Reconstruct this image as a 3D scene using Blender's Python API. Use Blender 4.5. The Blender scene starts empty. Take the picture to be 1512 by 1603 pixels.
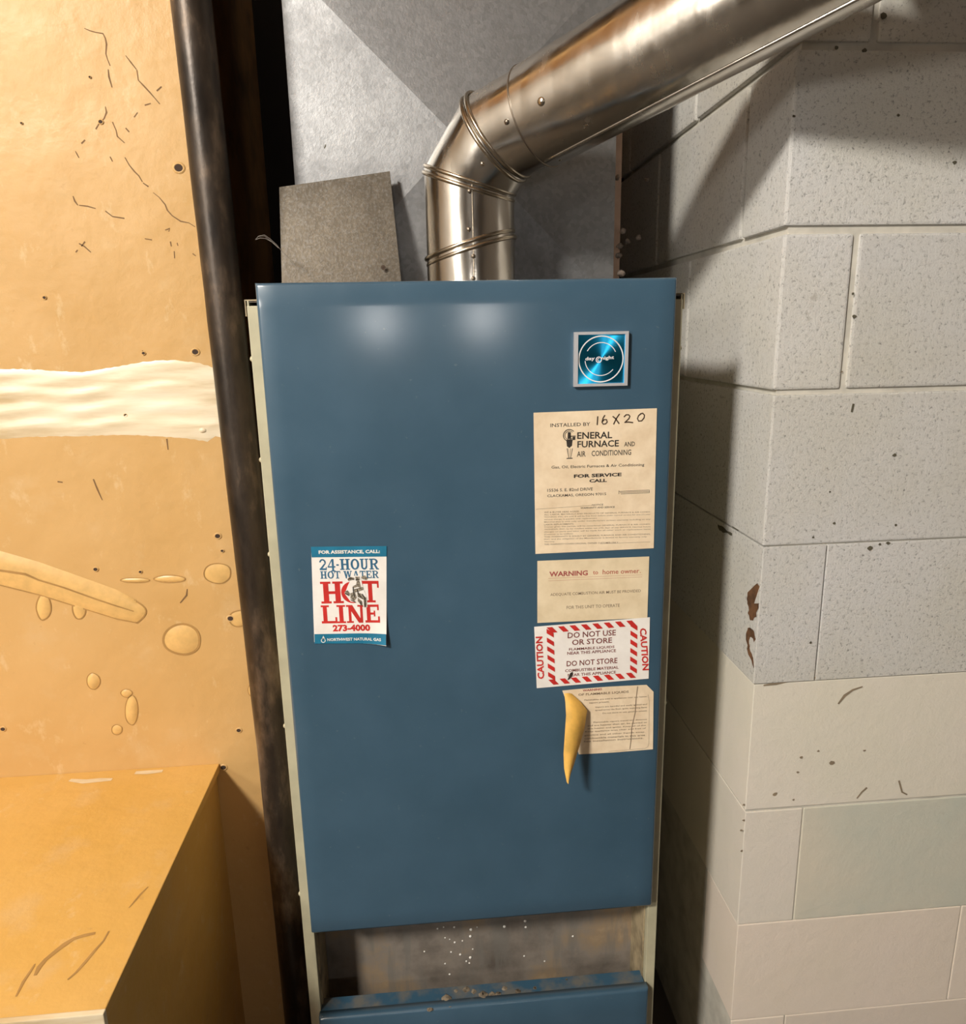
import bpy, bmesh, math, random
from mathutils import Vector, Matrix
random.seed(7)
S = bpy.context.scene
COL = S.collection
EYE = 1.40            # height of the eye above the floor
# ---------------------------------------------------------------- camera
F = 1156.0
R = ((0.99613457, -0.03837859, 0.07901273),
     (-0.08576515, -0.23057544, 0.96926741),
     (-0.01898072, -0.97229731, -0.23297571))   # rows: world axes in lens axes (right, down, forward)
cam = bpy.data.objects.new('camera', bpy.data.cameras.new('camera'))
COL.objects.link(cam)
cam.data.sensor_fit = 'HORIZONTAL'; cam.data.sensor_width = 36
cam.data.lens = 36 * F / 1512; cam.data.clip_start = .02
cam.matrix_world = Matrix(((R[0][0], -R[0][1], -R[0][2], 0), (R[1][0], -R[1][1], -R[1][2], 0),
                           (R[2][0], -R[2][1], -R[2][2], EYE), (0, 0, 0, 1)))
S.camera = cam
# ---------------------------------------------------------------- light
w = bpy.data.worlds.new('world'); S.world = w; w.use_nodes = True
w.node_tree.nodes['Background'].inputs[0].default_value = (.9, .85, .78, 1)
w.node_tree.nodes['Background'].inputs[1].default_value = .03
S.view_settings.view_transform = 'Standard'; S.view_settings.look = 'None'
S.view_settings.gamma = 1; S.view_settings.use_curve_mapping = False
S.view_settings.exposure = 0.0
def area(name, loc, target, size, power, col, shape='DISK', sy=None):
    l = bpy.data.lights.new(name, 'AREA'); l.energy = power; l.color = col; l.shape = shape; l.size = size
    if sy: l.size_y = sy
    o = bpy.data.objects.new(name, l); COL.objects.link(o); o.location = loc
    o.rotation_euler = (Vector(target) - Vector(loc)).to_track_quat('-Z', 'Y').to_euler()
    return o
area('ceiling_lamp_light', (-1.75, -1.15, EYE + 1.58), (0, 1, EYE - .1), .44, 136, (1, .94, .84))
area('shelf_lamp_light', (-1.75, -1.15, EYE + .35), (.2, 1, EYE), .34, 16, (1, .94, .86))
area('rear_lamp_light', (-.22, -2.45, EYE + .10), (0, 1, EYE), .17, 2.3, (1, .97, .94))
area('rear_lamp_light', (.37, -2.45, EYE + .115), (0, 1, EYE), .17, 2.3, (1, .97, .94))

def at(px, py, Y):
    d = (px - 756.0, py - 801.5, F)
    v = [sum(R[i][k] * d[k] for k in range(3)) for i in range(3)]
    t = Y / v[1]
    return Vector((v[0] * t, Y, v[2] * t + EYE))
def atx(px, py, X):
    d = (px - 756.0, py - 801.5, F)
    v = [sum(R[i][k] * d[k] for k in range(3)) for i in range(3)]
    t = X / v[0]
    return Vector((X, v[1] * t, v[2] * t + EYE))
def atz(px, py, z):
    d = (px - 756.0, py - 801.5, F)
    v = [sum(R[i][k] * d[k] for k in range(3)) for i in range(3)]
    t = (z - EYE) / v[2]
    return Vector((v[0] * t, v[1] * t, z))

# ---------------------------------------------------------------- materials
def srgb(r, g, b):
    f = lambda c: ((c / 255 + .055) / 1.055) ** 2.4 if c > 10.3 else c / 255 / 12.92
    return (f(r), f(g), f(b), 1)
class NT:
    def __init__(s, name):
        s.m = bpy.data.materials.new(name); s.m.use_nodes = True
        s.t = s.m.node_tree; s.b = s.t.nodes['Principled BSDF']
        s.pos = s.t.nodes.new('ShaderNodeNewGeometry').outputs['Position']
    def n(s, typ, **kw):
        x = s.t.nodes.new(typ)
        for k, v in kw.items():
            if k.startswith('_'): setattr(x, k[1:], v)
            else: s.put(x.inputs[k.replace('9', ' ')], v)
        return x
    def put(s, sock, v):
        if isinstance(v, bpy.types.NodeSocket): s.t.links.new(v, sock)
        else: sock.default_value = v
    def vec(s, sc):
        m = s.t.nodes.new('ShaderNodeMapping'); m.inputs['Scale'].default_value = sc
        s.t.links.new(s.pos, m.inputs['Vector']); return m.outputs[0]
    def noise(s, scale, detail=4, vec=None, rough=.6):
        x = s.n('ShaderNodeTexNoise', Scale=scale, Detail=detail, Roughness=rough, Vector=vec or s.pos); return x.outputs['Fac']
    def ramp(s, fac, *stops):
        r = s.t.nodes.new('ShaderNodeValToRGB'); s.put(r.inputs[0], fac)
        e = r.color_ramp.elements
        while len(e) < len(stops): e.new(.5)
        for el, (p, c) in zip(e, stops):
            el.position = p; el.color = c if isinstance(c, tuple) else (c, c, c, 1)
        return r.outputs[0]
    def mix(s, fac, a, b, mode='MIX'):
        x = s.t.nodes.new('ShaderNodeMix'); x.data_type = 'RGBA'; x.blend_type = mode
        s.put(x.inputs[0], fac); s.put(x.inputs[6], a); s.put(x.inputs[7], b); return x.outputs[2]
    def bump(s, h, strength=.3, dist=.002, prev=None):
        x = s.t.nodes.new('ShaderNodeBump'); x.inputs['Strength'].default_value = strength
        x.inputs['Distance'].default_value = dist; s.put(x.inputs['Height'], h)
        if prev: s.put(x.inputs['Normal'], prev)
        return x.outputs[0]
    def out(s, col=None, rough=None, metal=None, normal=None, spec=None):
        for k, v in (('Base Color', col), ('Roughness', rough), ('Metallic', metal), ('Normal', normal), ('Specular IOR Level', spec)):
            if v is not None: s.put(s.b.inputs[k], v)
        return s.m
def simple(name, c, rough=.5, metal=0., var=.06, vs=30, bump=0., bs=200, spec=None):
    t = NT(name); n = t.noise(vs, 3)
    c2 = tuple(min(1, x * (1 - var * 3)) for x in c[:3]) + (1,)
    c1 = tuple(min(1, x * (1 + var)) for x in c[:3]) + (1,)
    col = t.ramp(n, (.3, c2), (.62, c1))
    nm = t.bump(t.noise(bs, 3), bump, .001) if bump else None
    return t.out(col, rough, metal, nm, spec)
M = {}
# blue enamel
t = NT('blue_enamel'); n = t.noise(7, 4)
c = t.ramp(n, (.3, (.038, .088, .138, 1)), (.7, (.050, .108, .168, 1)))
c = t.mix(t.ramp(t.noise(120, 2), (.72, 0.), (.78, .5)), c, (.12, .17, .2, 1))
M['blue'] = t.out(c, t.ramp(t.noise(14, 3), (.3, .38), (.7, .46)), 0., t.bump(t.noise(5, 1), .2, .003), .4)
t.b.inputs['Coat Weight'].default_value = .9; t.b.inputs['Coat Roughness'].default_value = .15
t = NT('dusty_blue_enamel'); n = t.noise(26, 5)
c = t.ramp(n, (.42, (.030, .088, .148, 1)), (.62, (.13, .13, .12, 1)))
M['blue_dusty'] = t.out(c, .5, 0., None)
M['cream'] = simple('cream_enamel', (.50, .47, .33, 1), .45, 0., .05, 20)
M['cream_dirty'] = simple('stained_cream_enamel', (.36, .29, .18, 1), .55, 0., .2, 30)
t = NT('rusted_sheet'); n = t.noise(9, 6)
c = t.ramp(n, (.3, (.12, .10, .085, 1)), (.5, (.27, .235, .20, 1)), (.62, (.34, .25, .16, 1)), (.75, (.50, .38, .25, 1)))
c = t.mix(t.ramp(t.noise(16, 4, t.vec((3, 1, .4))), (.5, 0.), (.62, .6)), c, (.20, .19, .17, 1))
M['rust'] = t.out(c, .45, .1, t.bump(n, .5, .004))
# galvanised steel
def galv(name, base, rough):
    t = NT(name)
    v = t.n('ShaderNodeTexVoronoi', Scale=150., Vector=t.pos)
    n = t.noise(9, 5); n2 = t.noise(260, 3)
    k = t.ramp(v.outputs['Color'], (.1, .80), (.9, 1.0))
    c = t.mix(1., t.ramp(n, (.3, tuple(x * .72 for x in base) + (1,)), (.7, base + (1,))), k, 'MULTIPLY')
    c = t.mix(t.ramp(n2, (.45, 0.), (.75, .35)), c, (.25, .25, .25, 1))
    nm = t.bump(n2, .35, .0006, t.bump(t.noise(4, 2), .4, .01))
    return t.out(c, t.ramp(n, (.3, rough + .08), (.7, rough - .04)), .85, nm)
M['galv'] = galv('galvanised_steel', (.32, .325, .335), .47)
M['galv_old'] = galv('old_brown_galvanised_steel', (.15, .128, .10), .48)
t = NT('bright_vent_metal')
n = t.noise(6, 3); sc = t.noise(40, 4, t.vec((1, 1, .12)))
c = t.ramp(n, (.3, (.60, .55, .48, 1)), (.7, (.78, .74, .68, 1)))
M['flue'] = t.out(c, t.ramp(sc, (.35, .17), (.75, .32)), 1., t.bump(n, .35, .006, t.bump(t.noise(24, 3), .22, .0016)))
M['bead'] = simple('bead_metal', (.55, .48, .38, 1), .25, 1., .1, 30)
M['rivet'] = simple('dark_rivet_metal', (.22, .18, .14, 1), .4, .9)
M['chrome'] = simple('chrome', (.75, .76, .80, 1), .38, .55, .02)
# black iron
t = NT('black_iron'); g = t.n('ShaderNodeSeparateXYZ', Vector=t.pos)
n = t.noise(18, 6, t.vec((1, 1, .35)))
wear = t.n('ShaderNodeMapRange', Value=g.outputs['Z']); wear.inputs[1].default_value = EYE - .25; wear.inputs[2].default_value = EYE - .6
ad = t.n('ShaderNodeMath', _operation='MULTIPLY_ADD'); t.put(ad.inputs[0], wear.outputs[0]); ad.inputs[1].default_value = .14; t.put(ad.inputs[2], n)
c = t.ramp(ad.outputs[0], (.40, (.028, .022, .018, 1)), (.56, (.06, .045, .034, 1)), (.66, (.16, .115, .08, 1)), (.78, (.34, .27, .20, 1)))
M['iron'] = t.out(c, t.ramp(n, (.3, .28), (.7, .5)), .55, t.bump(ad.outputs[0], .5, .002, t.bump(t.noise(70, 3), .3, .0008)))
# yellow wall
def yellow(name, a, b, blob=(.64, .46, .25, 1)):
    t = NT(name); n = t.noise(2.2, 4); n2 = t.noise(14, 5)
    c = t.ramp(n, (.3, a), (.7, b))
    c = t.mix(t.ramp(n2, (.56, 0.), (.72, .35)), c, blob)
    c = t.mix(t.ramp(t.noise(55, 4), (.68, 0.), (.76, .35)), c, (.40, .24, .09, 1))
    c = t.mix(t.ramp(t.noise(24, 6, t.vec((1.4, 1, .8)), .7), (.60, 0.), (.70, .30)), c, (.74, .60, .38, 1))
    nm = t.bump(t.noise(9, 3), .5, .007, t.bump(t.noise(45, 5), .45, .002))
    return t.out(c, t.ramp(n2, (.3, .38), (.7, .52)), 0., nm, .3)
M['yellow'] = yellow('glossy_yellow_paint', (.54, .325, .115, 1), (.63, .405, .175, 1))
M['yellow_top'] = yellow('deep_yellow_paint', (.62, .36, .085, 1), (.70, .44, .15, 1))
M['blister'] = simple('blistered_paint', (.70, .45, .17, 1), .32, 0., .04, 60, .2, 80)
M['rim'] = simple('dark_paint_rim', (.40, .23, .075, 1), .5)
M['crack'] = simple('dark_crack', (.20, .11, .045, 1), .8)
M['hole'] = simple('dark_screw_hole', (.05, .03, .02, 1), .9)
t = NT('cream_joint_tape'); n = t.noise(8, 5, t.vec((.5, 1, 4)))
c = t.ramp(n, (.38, (.60, .47, .28, 1)), (.55, (.80, .70, .52, 1)), (.7, (.86, .80, .66, 1)))
M['tape'] = t.out(c, .33, 0., t.bump(n, .3, .002))
# block paint
def block(name, a, b, pit, warm=None):
    t = NT(name); n = t.noise(3.2, 4); f = t.noise(170, 6, None, .85)
    c = t.ramp(n, (.35, a), (.65, b))
    pits = t.ramp(f, (.35, .34), (.455, 1.))
    if pit > .5: c = t.mix(1., c, pits, 'MULTIPLY')
    c = t.mix(t.ramp(t.noise(26, 4), (.70, 0.), (.78, .4)), c, (.30, .25, .18, 1))
    rnd = t.n('ShaderNodeObjectInfo').outputs['Random']
    c = t.mix(1., c, t.ramp(rnd, (0., .90), (1., 1.)), 'MULTIPLY')
    nm = t.bump(f, .9 * pit, .003, t.bump(t.noise(35, 3), .35, .0025))
    return t.out(c, .55, 0., nm, .35)
M['block'] = block('porous_painted_block', (.80, .78, .71, 1), (.86, .855, .85, 1), 1.)
M['block_smooth'] = block('smooth_painted_block', (.78, .74, .63, 1), (.82, .76, .68, 1), .35)
M['block_pink'] = block('pinkish_painted_block', (.82, .73, .62, 1), (.85, .75, .66, 1), .3)
M['block_green'] = block('greyish_painted_block', (.60, .62, .54, 1), (.72, .67, .56, 1), .3)
M['mortar'] = simple('painted_mortar', (.60, .575, .51, 1), .6, 0., .08, 20, .4, 90)
M['chip'] = simple('bare_brown_block', (.13, .06, .025, 1), .9, 0., .25, 60, .8, 120)
M['mark'] = simple('dark_wall_mark', (.10, .09, .06, 1), .8)
M['scuff'] = simple('brown_scuff', (.28, .22, .15, 1), .7)
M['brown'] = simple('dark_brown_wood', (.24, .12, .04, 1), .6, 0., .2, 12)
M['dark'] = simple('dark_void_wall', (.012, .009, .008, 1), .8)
M['pinkwood'] = simple('pale_raw_lath', (.42, .29, .22, 1), .7)
M['floor'] = simple('grey_concrete', (.07, .06, .05, 1), .75, 0., .12, 5, .3, 60)
M['ceiling'] = simple('tan_ceiling', (.46, .29, .15, 1), .7)  # unseen ceiling, orange-brown so that the flue pipe mirrors a tan tone
M['room'] = simple('room_paint', (.10, .085, .07, 1), .7)
M['room_light'] = simple('pale_room_paint', (.45, .44, .42, 1), .7)
# papers
def paper(name, a, b):
    t = NT(name); n = t.noise(38, 5)
    return t.out(t.ramp(n, (.3, a), (.66, b)), .5, 0., t.bump(t.noise(25, 2), .25, .0015), .35)
M['paper'] = paper('aged_cream_paper', (.76, .60, .41, 1), (.90, .75, .55, 1))
M['paper2'] = paper('aged_tan_paper', (.72, .59, .39, 1), (.84, .71, .50, 1))
M['white_paper'] = paper('white_label_paper', (.84, .80, .76, 1), (.92, .89, .85, 1))
M['flap'] = simple('yellow_label_backing', (.80, .47, .10, 1), .5, 0., .08, 40)
M['ink'] = simple('black_ink', (.035, .028, .022, 1), .6)
M['ink_faint'] = simple('faded_brown_ink', (.24, .17, .11, 1), .6)
M['ink_pen'] = simple('pen_ink', (.06, .035, .02, 1), .5)
M['red'] = simple('red_ink', (.62, .030, .025, 1), .5)
M['red_faded'] = simple('faded_red_ink', (.50, .12, .075, 1), .55)
M['teal'] = simple('teal_ink', (.015, .19, .33, 1), .45)
M['navy'] = simple('blue_ink', (.03, .14, .26, 1), .5)
M['white_ink'] = simple('white_ink', (.85, .84, .8, 1), .5)
M['red_dark'] = simple('dusky_red_ink', (.40, .09, .08, 1), .5)
M['brown_ink'] = simple('dull_red_brown_ink', (.22, .055, .045, 1), .5)
M['figure'] = simple('grey_printed_figure', (.30, .26, .2, 1), .5, 0., .3, 400)
t = NT('brushed_blue_foil')
tg = t.n('ShaderNodeTangent', _direction_type='RADIAL', _axis='Z')
t.b.inputs['Anisotropic'].default_value = .93
t.put(t.b.inputs['Tangent'], tg.outputs[0])
M['foil'] = t.out((.03, .48, .88, 1), .38, 1.)
M['web'] = simple('grey_cobweb', (.30, .27, .24, 1), .9)
M['lint'] = simple('grey_mortar_droppings', (.14, .11, .09, 1), .9, 0., .2, 60, .6, 90)
M['spark'] = simple('glint_white_flake', (.92, .90, .85, 1), .3, 0.)  # glints of the shiny flakes are put in as near-white colour
M['crust'] = simple('pale_mineral_crust', (.22, .18, .13, 1), .6, 0., .25, 120, .5, 150)

# ---------------------------------------------------------------- helpers
def mesh(name, verts, faces, m, parent=None, smooth=False):
    me = bpy.data.meshes.new(name); me.from_pydata([tuple(v) for v in verts], [], faces); me.validate()
    bm = bmesh.new(); bm.from_mesh(me); bmesh.ops.recalc_face_normals(bm, faces=bm.faces); bm.to_mesh(me); bm.free()
    me.materials.append(M[m] if isinstance(m, str) else m)
    if smooth:
        for p in me.polygons: p.use_smooth = True
    o = bpy.data.objects.new(name, me); COL.objects.link(o)
    if parent:
        o.parent = parent; o.matrix_parent_inverse = parent.matrix_world.inverted()
    return o
def tag(o, label=None, cat=None, group=None, kind=None):
    if label: o['label'] = label
    if cat: o['category'] = cat
    if group: o['group'] = group
    if kind: o['kind'] = kind
    return o
def empty(name, loc, label, cat, group=None):
    o = bpy.data.objects.new(name, None); COL.objects.link(o); o.location = loc
    o.matrix_world = Matrix.Translation(loc); o.empty_display_size = .05
    return tag(o, label, cat, group)
def box(name, a, b, m, parent=None, bev=0.):
    bm = bmesh.new()
    vs = [bm.verts.new((x, y, z)) for x in (a[0], b[0]) for y in (a[1], b[1]) for z in (a[2], b[2])]
    for f in ((0, 1, 3, 2), (4, 6, 7, 5), (0, 4, 5, 1), (2, 3, 7, 6), (0, 2, 6, 4), (1, 5, 7, 3)): bm.faces.new([vs[i] for i in f])
    bmesh.ops.recalc_face_normals(bm, faces=bm.faces)
    if bev: bmesh.ops.bevel(bm, geom=bm.edges[:], offset=bev, segments=2, affect='EDGES', profile=.6)
    me = bpy.data.meshes.new(name); bm.to_mesh(me); bm.free(); me.materials.append(M[m])
    o = bpy.data.objects.new(name, me); COL.objects.link(o)
    if parent: o.parent = parent; o.matrix_parent_inverse = parent.matrix_world.inverted()
    return o
def tubev(pts, rad, seg=24, cap=True, up=None):
    """tube through pts; rad scalar or list -> verts, faces"""
    V, Fc = [], []
    n = len(pts); pts = [Vector(p) for p in pts]
    prev = None
    for i, p in enumerate(pts):
        d = ((pts[min(i + 1, n - 1)] - p).normalized() + (p - pts[max(i - 1, 0)]).normalized()).normalized()
        if prev is None:
            a = Vector(up) if up else (Vector((0, 1, 0)) if abs(d.y) < .9 else Vector((1, 0, 0)))
        else: a = prev
        a = (a - d * a.dot(d)).normalized(); prev = a; b = d.cross(a)
        r = rad[i] if isinstance(rad, (list, tuple)) else rad
        for k in range(seg):
            t = 2 * math.pi * k / seg
            V.append(p + (a * math.cos(t) + b * math.sin(t)) * r)
    for i in range(n - 1):
        for k in range(seg):
            k2 = (k + 1) % seg
            Fc.append((i * seg + k, i * seg + k2, (i + 1) * seg + k2, (i + 1) * seg + k))
    if cap: Fc += [tuple(range(seg))[::-1], tuple(range((n - 1) * seg, n * seg))]
    return V, Fc
def tube(name, pts, rad, m, parent=None, seg=24, cap=True):
    V, Fc = tubev(pts, rad, seg, cap); return mesh(name, V, Fc, m, parent, True)
class Bag:      # collects flat shapes into one mesh
    def __init__(s): s.V, s.F = [], []
    def add(s, V, Fc):
        k = len(s.V); s.V += [tuple(v) for v in V]; s.F += [tuple(i + k for i in f) for f in Fc]
    def build(s, name, m, parent=None, smooth=False): return mesh(name, s.V, s.F, m, parent, smooth)
def ribbon(pts, w, nrm):
    """flat ribbon with tapering ends, a few tenths of a millimetre proud"""
    V, Fc = [], []; n = len(pts); nrm = Vector(nrm)
    for i, p in enumerate(pts):
        d = (Vector(pts[min(i + 1, n - 1)]) - Vector(pts[max(i - 1, 0)])).normalized()
        s = d.cross(nrm).normalized(); ww = w * (.35 + .65 * math.sin(math.pi * (i + .5) / n)) * (.7 + .6 * random.random()) / 2
        V += [Vector(p) + s * ww, Vector(p) - s * ww]
    for i in range(n - 1): Fc.append((2 * i, 2 * i + 1, 2 * i + 3, 2 * i + 2))
    return V, Fc
def evenrib(pts, w, nrm, closed=False):
    V, Fc = [], []; n = len(pts); nrm = Vector(nrm)
    for i, p in enumerate(pts):
        if closed: a, b = pts[(i + 1) % n], pts[i - 1]
        else: a, b = pts[min(i + 1, n - 1)], pts[max(i - 1, 0)]
        s = (Vector(a) - Vector(b)).normalized().cross(nrm).normalized() * w / 2
        V += [Vector(p) + s, Vector(p) - s]
    for i in range(n if closed else n - 1):
        j = (i + 1) % n; Fc.append((2 * i, 2 * i + 1, 2 * j + 1, 2 * j))
    return V, Fc
def dome(center, ax, ay, nrm, pts2, h, rings=4):
    """low domed patch over outline pts2 (2d, about center)"""
    V = [center + nrm * h]; Fc = []; n = len(pts2)
    for r in range(1, rings + 1):
        f = r / rings
        for p in pts2: V.append(center + ax * p[0] * f + ay * p[1] * f + nrm * h * (1 - f ** 2.4))
    for k in range(n): Fc.append((0, 1 + k, 1 + (k + 1) % n))
    for r in range(rings - 1):
        for k in range(n):
            a = 1 + r * n + k; b = 1 + r * n + (k + 1) % n; Fc.append((a, a + n, b + n, b))
    return V, Fc
def sphere(c, r, nrm=None, seg=10, rings=6, squash=1.):
    """r scalar; full ball, flattened along nrm by squash"""
    V, Fc = [], []; nrm = Vector(nrm or (0, 0, 1)).normalized()
    a = nrm.orthogonal().normalized(); b = nrm.cross(a)
    for i in range(rings + 1):
        ph = math.pi * i / rings
        for k in range(seg):
            t = 2 * math.pi * k / seg
            V.append(Vector(c) + (a * math.cos(t) + b * math.sin(t)) * r * math.sin(ph) + nrm * r * squash * math.cos(ph))
    for i in range(rings):
        for k in range(seg):
            k2 = (k + 1) % seg; Fc.append((i * seg + k, i * seg + k2, (i + 1) * seg + k2, (i + 1) * seg + k))
    return V, Fc

# ================================================================= SETTING
RX0, RX1, RY0, RY1 = -2.2, 1.9, -2.8, 1.78
CEIL = 3.10
tag(box('floor', (RX0, RY0, -.06), (RX1, RY1, 0), 'floor'), kind='structure')
tag(box('ceiling', (RX0, RY0, CEIL), (RX1, RY1, CEIL + .06), 'ceiling'), kind='structure')
tag(box('wall_rear', (RX0, RY0 - .08, 0), (RX1, RY0, CEIL), 'room'), kind='structure')
tag(box('wall_far_left', (RX0 - .08, RY0, 0), (RX0, RY1, CEIL), 'room_light'), kind='structure')
tag(box('wall_far_right', (RX1, RY0, 0), (RX1 + .08, RY1, CEIL), 'room'), kind='structure')
tag(box('wall_back', (RX0, RY1, 0), (RX1, RY1 + .08, CEIL), 'dark'), kind='structure')

# ---- block wall on the right: courses of painted concrete blocks
WY = .970
zj = [z * .97 for z in (.347, .128, -.086, -.309, -.529, -.752, -.969, -1.1666)]
zj = [zj[0] + .2135 * k for k in (4, 3, 2, 1)] + zj
zj = [z + EYE for z in zj]
while zj[-1] > .21: zj.append(zj[-1] - .2135)
zj = [z for z in zj if z < CEIL - .05]
zj = [CEIL] + zj + [0.]
wr = tag(box('wall_right', (.482, WY + .0045, 0), (RX1, RY1, CEIL), 'mortar'), kind='structure')
def xc(z): return .4755 + (EYE - z) * .0045
irow = min(range(len(zj)), key=lambda i: abs(zj[i] - (EYE + .3366)))   # the course whose top joint is the first one in view
for i in range(len(zj) - 1):
    zt, zb = zj[i], zj[i + 1]; k = i - irow          # k=0: first full course in view
    long_row = (k % 2 == 0)
    jw = {0: .0045, 1: .0050, 2: .0035, 3: .0012, 4: .0009, 5: .0022, 6: .0009, 7: .0009, 8: .0009}
    JT, JB = jw.get(k, .0045 if k < 0 else .0009), jw.get(k + 1, .0045 if k < 0 else .0009)
    J = (.0045, .0045, .0020, .0012, .0014, .0012)[min(max(k, 0), 5)]; x0 = xc((zt + zb) / 2)
    low = k >= 4
    pr = .0012 if low else .0
    m = 'block'
    if k == 3: m = 'block'
    if k in (4,): m = 'block_smooth'
    if k == 5: m = 'block_smooth'
    if k >= 6: m = 'block_pink'
    a, b = zb + JB, zt - JT; BV = .0035 if k <= 1 else (.0025 if k == 2 else .0013)
    # corner block, seen on two faces
    L = .385 if long_row else .094
    D = .130 if long_row else .335
    f = WY + (.0026 if low else random.uniform(0, .0012))
    box('block', (x0 + pr, f, a), (x0 + L, f + D, b), m, wr, BV)
    x = x0 + L + 2 * J; q = 0
    while x < RX1 - .02:
        x2 = min(x + .385, RX1); mm = m
        if k == 5 and q == 0: mm = 'block_green'
        f = WY + (.0026 if low else random.uniform(0, .0012))
        box('block', (x, f, a), (x2, f + .09, b), mm, wr, BV); x = x2 + 2 * J; q += 1
    y = WY + D + 2 * J
    while y < RY1 - .02:
        y2 = min(y + .385, RY1); g = x0 + pr + random.uniform(0, .0012)
        box('block', (g, y, a), (g + .09, y2, b), m, wr, BV); y = y2 + 2 * J
XR = xc(EYE) - .0012
# marks and chips on the blocks
ZR = 2.863
def z2(p): return (1010 + p[0] / ZR, 580 + p[1] / ZR)
def poly_on_return(pts, name, m, jit=.0015):
    P = []
    for k in range(len(pts)):
        a, b = Vector(pts[k]), Vector(pts[(k + 1) % len(pts)])
        for t in (0, .34, .67): P.append(a.lerp(b, t) + Vector((random.uniform(-1.5, 1.5), random.uniform(-2, 2))))
    V = []
    for p in P:
        X = xc(EYE - .5) - .0012
        q = atx(p[0], p[1], X)
        if q.y < WY: q = at(p[0], p[1], WY + .0018)
        V.append(q)
    c = sum(V, Vector()) / len(V); V.append(c); n = len(P)
    return mesh(name, V, [(k, (k + 1) % n, n) for k in range(n)], m, wr)
poly_on_return([z2(p) for p in ((500, 958), (522, 975), (524, 1000), (512, 1035), (500, 1075), (492, 1110), (478, 1125), (465, 1110), (462, 1070), (456, 1040), (462, 1000))], 'paint_chip', 'chip')['label'] = 'bare brown chip in the paint of the wall corner'
poly_on_return([z2(p) for p in ((455, 1160), (475, 1150), (495, 1200), (515, 1215), (508, 1260), (497, 1330), (482, 1330), (470, 1290), (458, 1260), (452, 1210))], 'paint_chip', 'chip')['label'] = 'bare brown chip in the paint of the wall corner'
poly_on_return([z2(p) for p in ((385, 690), (430, 700), (480, 700), (522, 715), (524, 735), (470, 728), (420, 718), (390, 705))], 'dirty_gouge', 'mark')
poly_on_return([z2(p) for p in ((322, 690), (345, 700), (385, 730), (390, 742), (360, 730), (330, 712))], 'dirty_gouge', 'mark')
def face_marks(lst, name, m, Y=WY - .0004, w=.0035):
    B = Bag()
    for pl in lst:
        if len(pl) == 1:
            c = at(pl[0][0], pl[0][1], Y); r = pl[0][2] * .00082
            pts = [(math.cos(t * math.pi / 4) * r * random.uniform(.6, 1.2), math.sin(t * math.pi / 4) * r * random.uniform(.5, 1)) for t in range(8)]
            V = [c + Vector((p[0], 0, p[1])) for p in pts]; B.add(V, [tuple(range(8))])
        else: B.add(*ribbon([at(p[0], p[1], Y) for p in pl], w, (0, -1, 0)))
    return B.build(name, m, wr)
tag(face_marks([[(1336, 632), (1333, 645)], [(1400, 713, 4)], [(1362, 858, 5)], [(1377, 852, 3)], [(1390, 850, 4)], [(1306, 819, 3)], [(1273, 841, 3)],
            [(1269, 1006, 3)], [(1494, 254, 4)], [(1243, 182, 3)], [(1309, 74, 4)], [(1353, 79, 4)], [(1382, 25, 6)], [(1402, 822, 3)], [(1299, 770, 2)],
            [(1335, 460, 3)], [(1337, 495, 4)], [(1406, 180, 3)]], 'dirt_spots', 'mark'), kind='stuff')
tag(face_marks([[(1312, 1102), (1322, 1089), (1335, 1080), (1350, 1075)], [(1448, 1023), (1458, 1021), (1475, 1022), (1495, 1017)], [(1340, 1021), (1350, 1014)],
            [(1341, 1250), (1349, 1240), (1357, 1233)], [(1303, 1194, 6)], [(1353, 1175, 3)], [(1281, 1176, 3)], [(1254, 1186, 4)], [(1249, 1209, 3)], [(1213, 1243, 5)], [(1242, 1252, 3)],
            [(1407, 1222), (1412, 1240), (1420, 1244)], [(1195, 1073), (1215, 1070), (1245, 1063), (1290, 1060)], [(1318, 582, 2)], [(1164, 1260, 3)], [(1164, 1284, 3)], [(1160, 1300, 3)], [(1161, 1332, 3)]],
           'scuff_marks', 'scuff', WY + .0018, .004), kind='stuff')

# ---- yellow wall on the left
YW = 1.15
wl = tag(box('wall_left', (RX0, YW, 0), (-.2925, YW + .10, CEIL), 'yellow'), kind='structure')
NY = (0, -1, 0)
# joint tape band with ridges
top = [(-220, 578), (0, 577), (60, 578), (100, 581), (130, 582), (170, 575), (230, 565), (270, 563), (310, 567), (330, 573), (345, 578)]
bot = [(-220, 690), (0, 688), (60, 685), (100, 684), (150, 683), (200, 682), (250, 684), (288, 687), (325, 693), (338, 684), (352, 688)]
def interp(L, x):
    for (a, b), (c, d) in zip(L, L[1:]):
        if a <= x <= c: return b + (d - b) * (x - a) / (c - a)
    return L[-1][1]
V, Fc = [], []; N = 90; K = 22
prof = [0, .45, .6, .5, .55, .45, .6, .95, 1.05, .8, .55, .5, .8, .95, .75, .5, .45, .75, .9, .8, .55, .3, 0]
xs = [-220 + (350 + 220) * i / N for i in range(N + 1)]
for i, x in enumerate(xs):
    a, b = at(x, interp(top, x), YW), at(x, interp(bot, x), YW)
    if i == 0: a.x = b.x = -1.6
    for k in range(K + 1):
        p = a.lerp(b, k / K); jag = random.uniform(-.0008, .0008) if k in (0, K) else 0
        V.append((p.x, YW + .0002 - prof[k] * .0030 * (1 + .25 * math.sin(x * .05 + k)), p.z + jag))
for i in range(N):
    for k in range(K): q = i * (K + 1) + k; Fc.append((q, q + 1, q + K + 2, q + K + 1))
o = mesh('joint_tape', V, Fc, 'tape', wl, True); o['label'] = 'cream joint tape band across the yellow wall'
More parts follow.
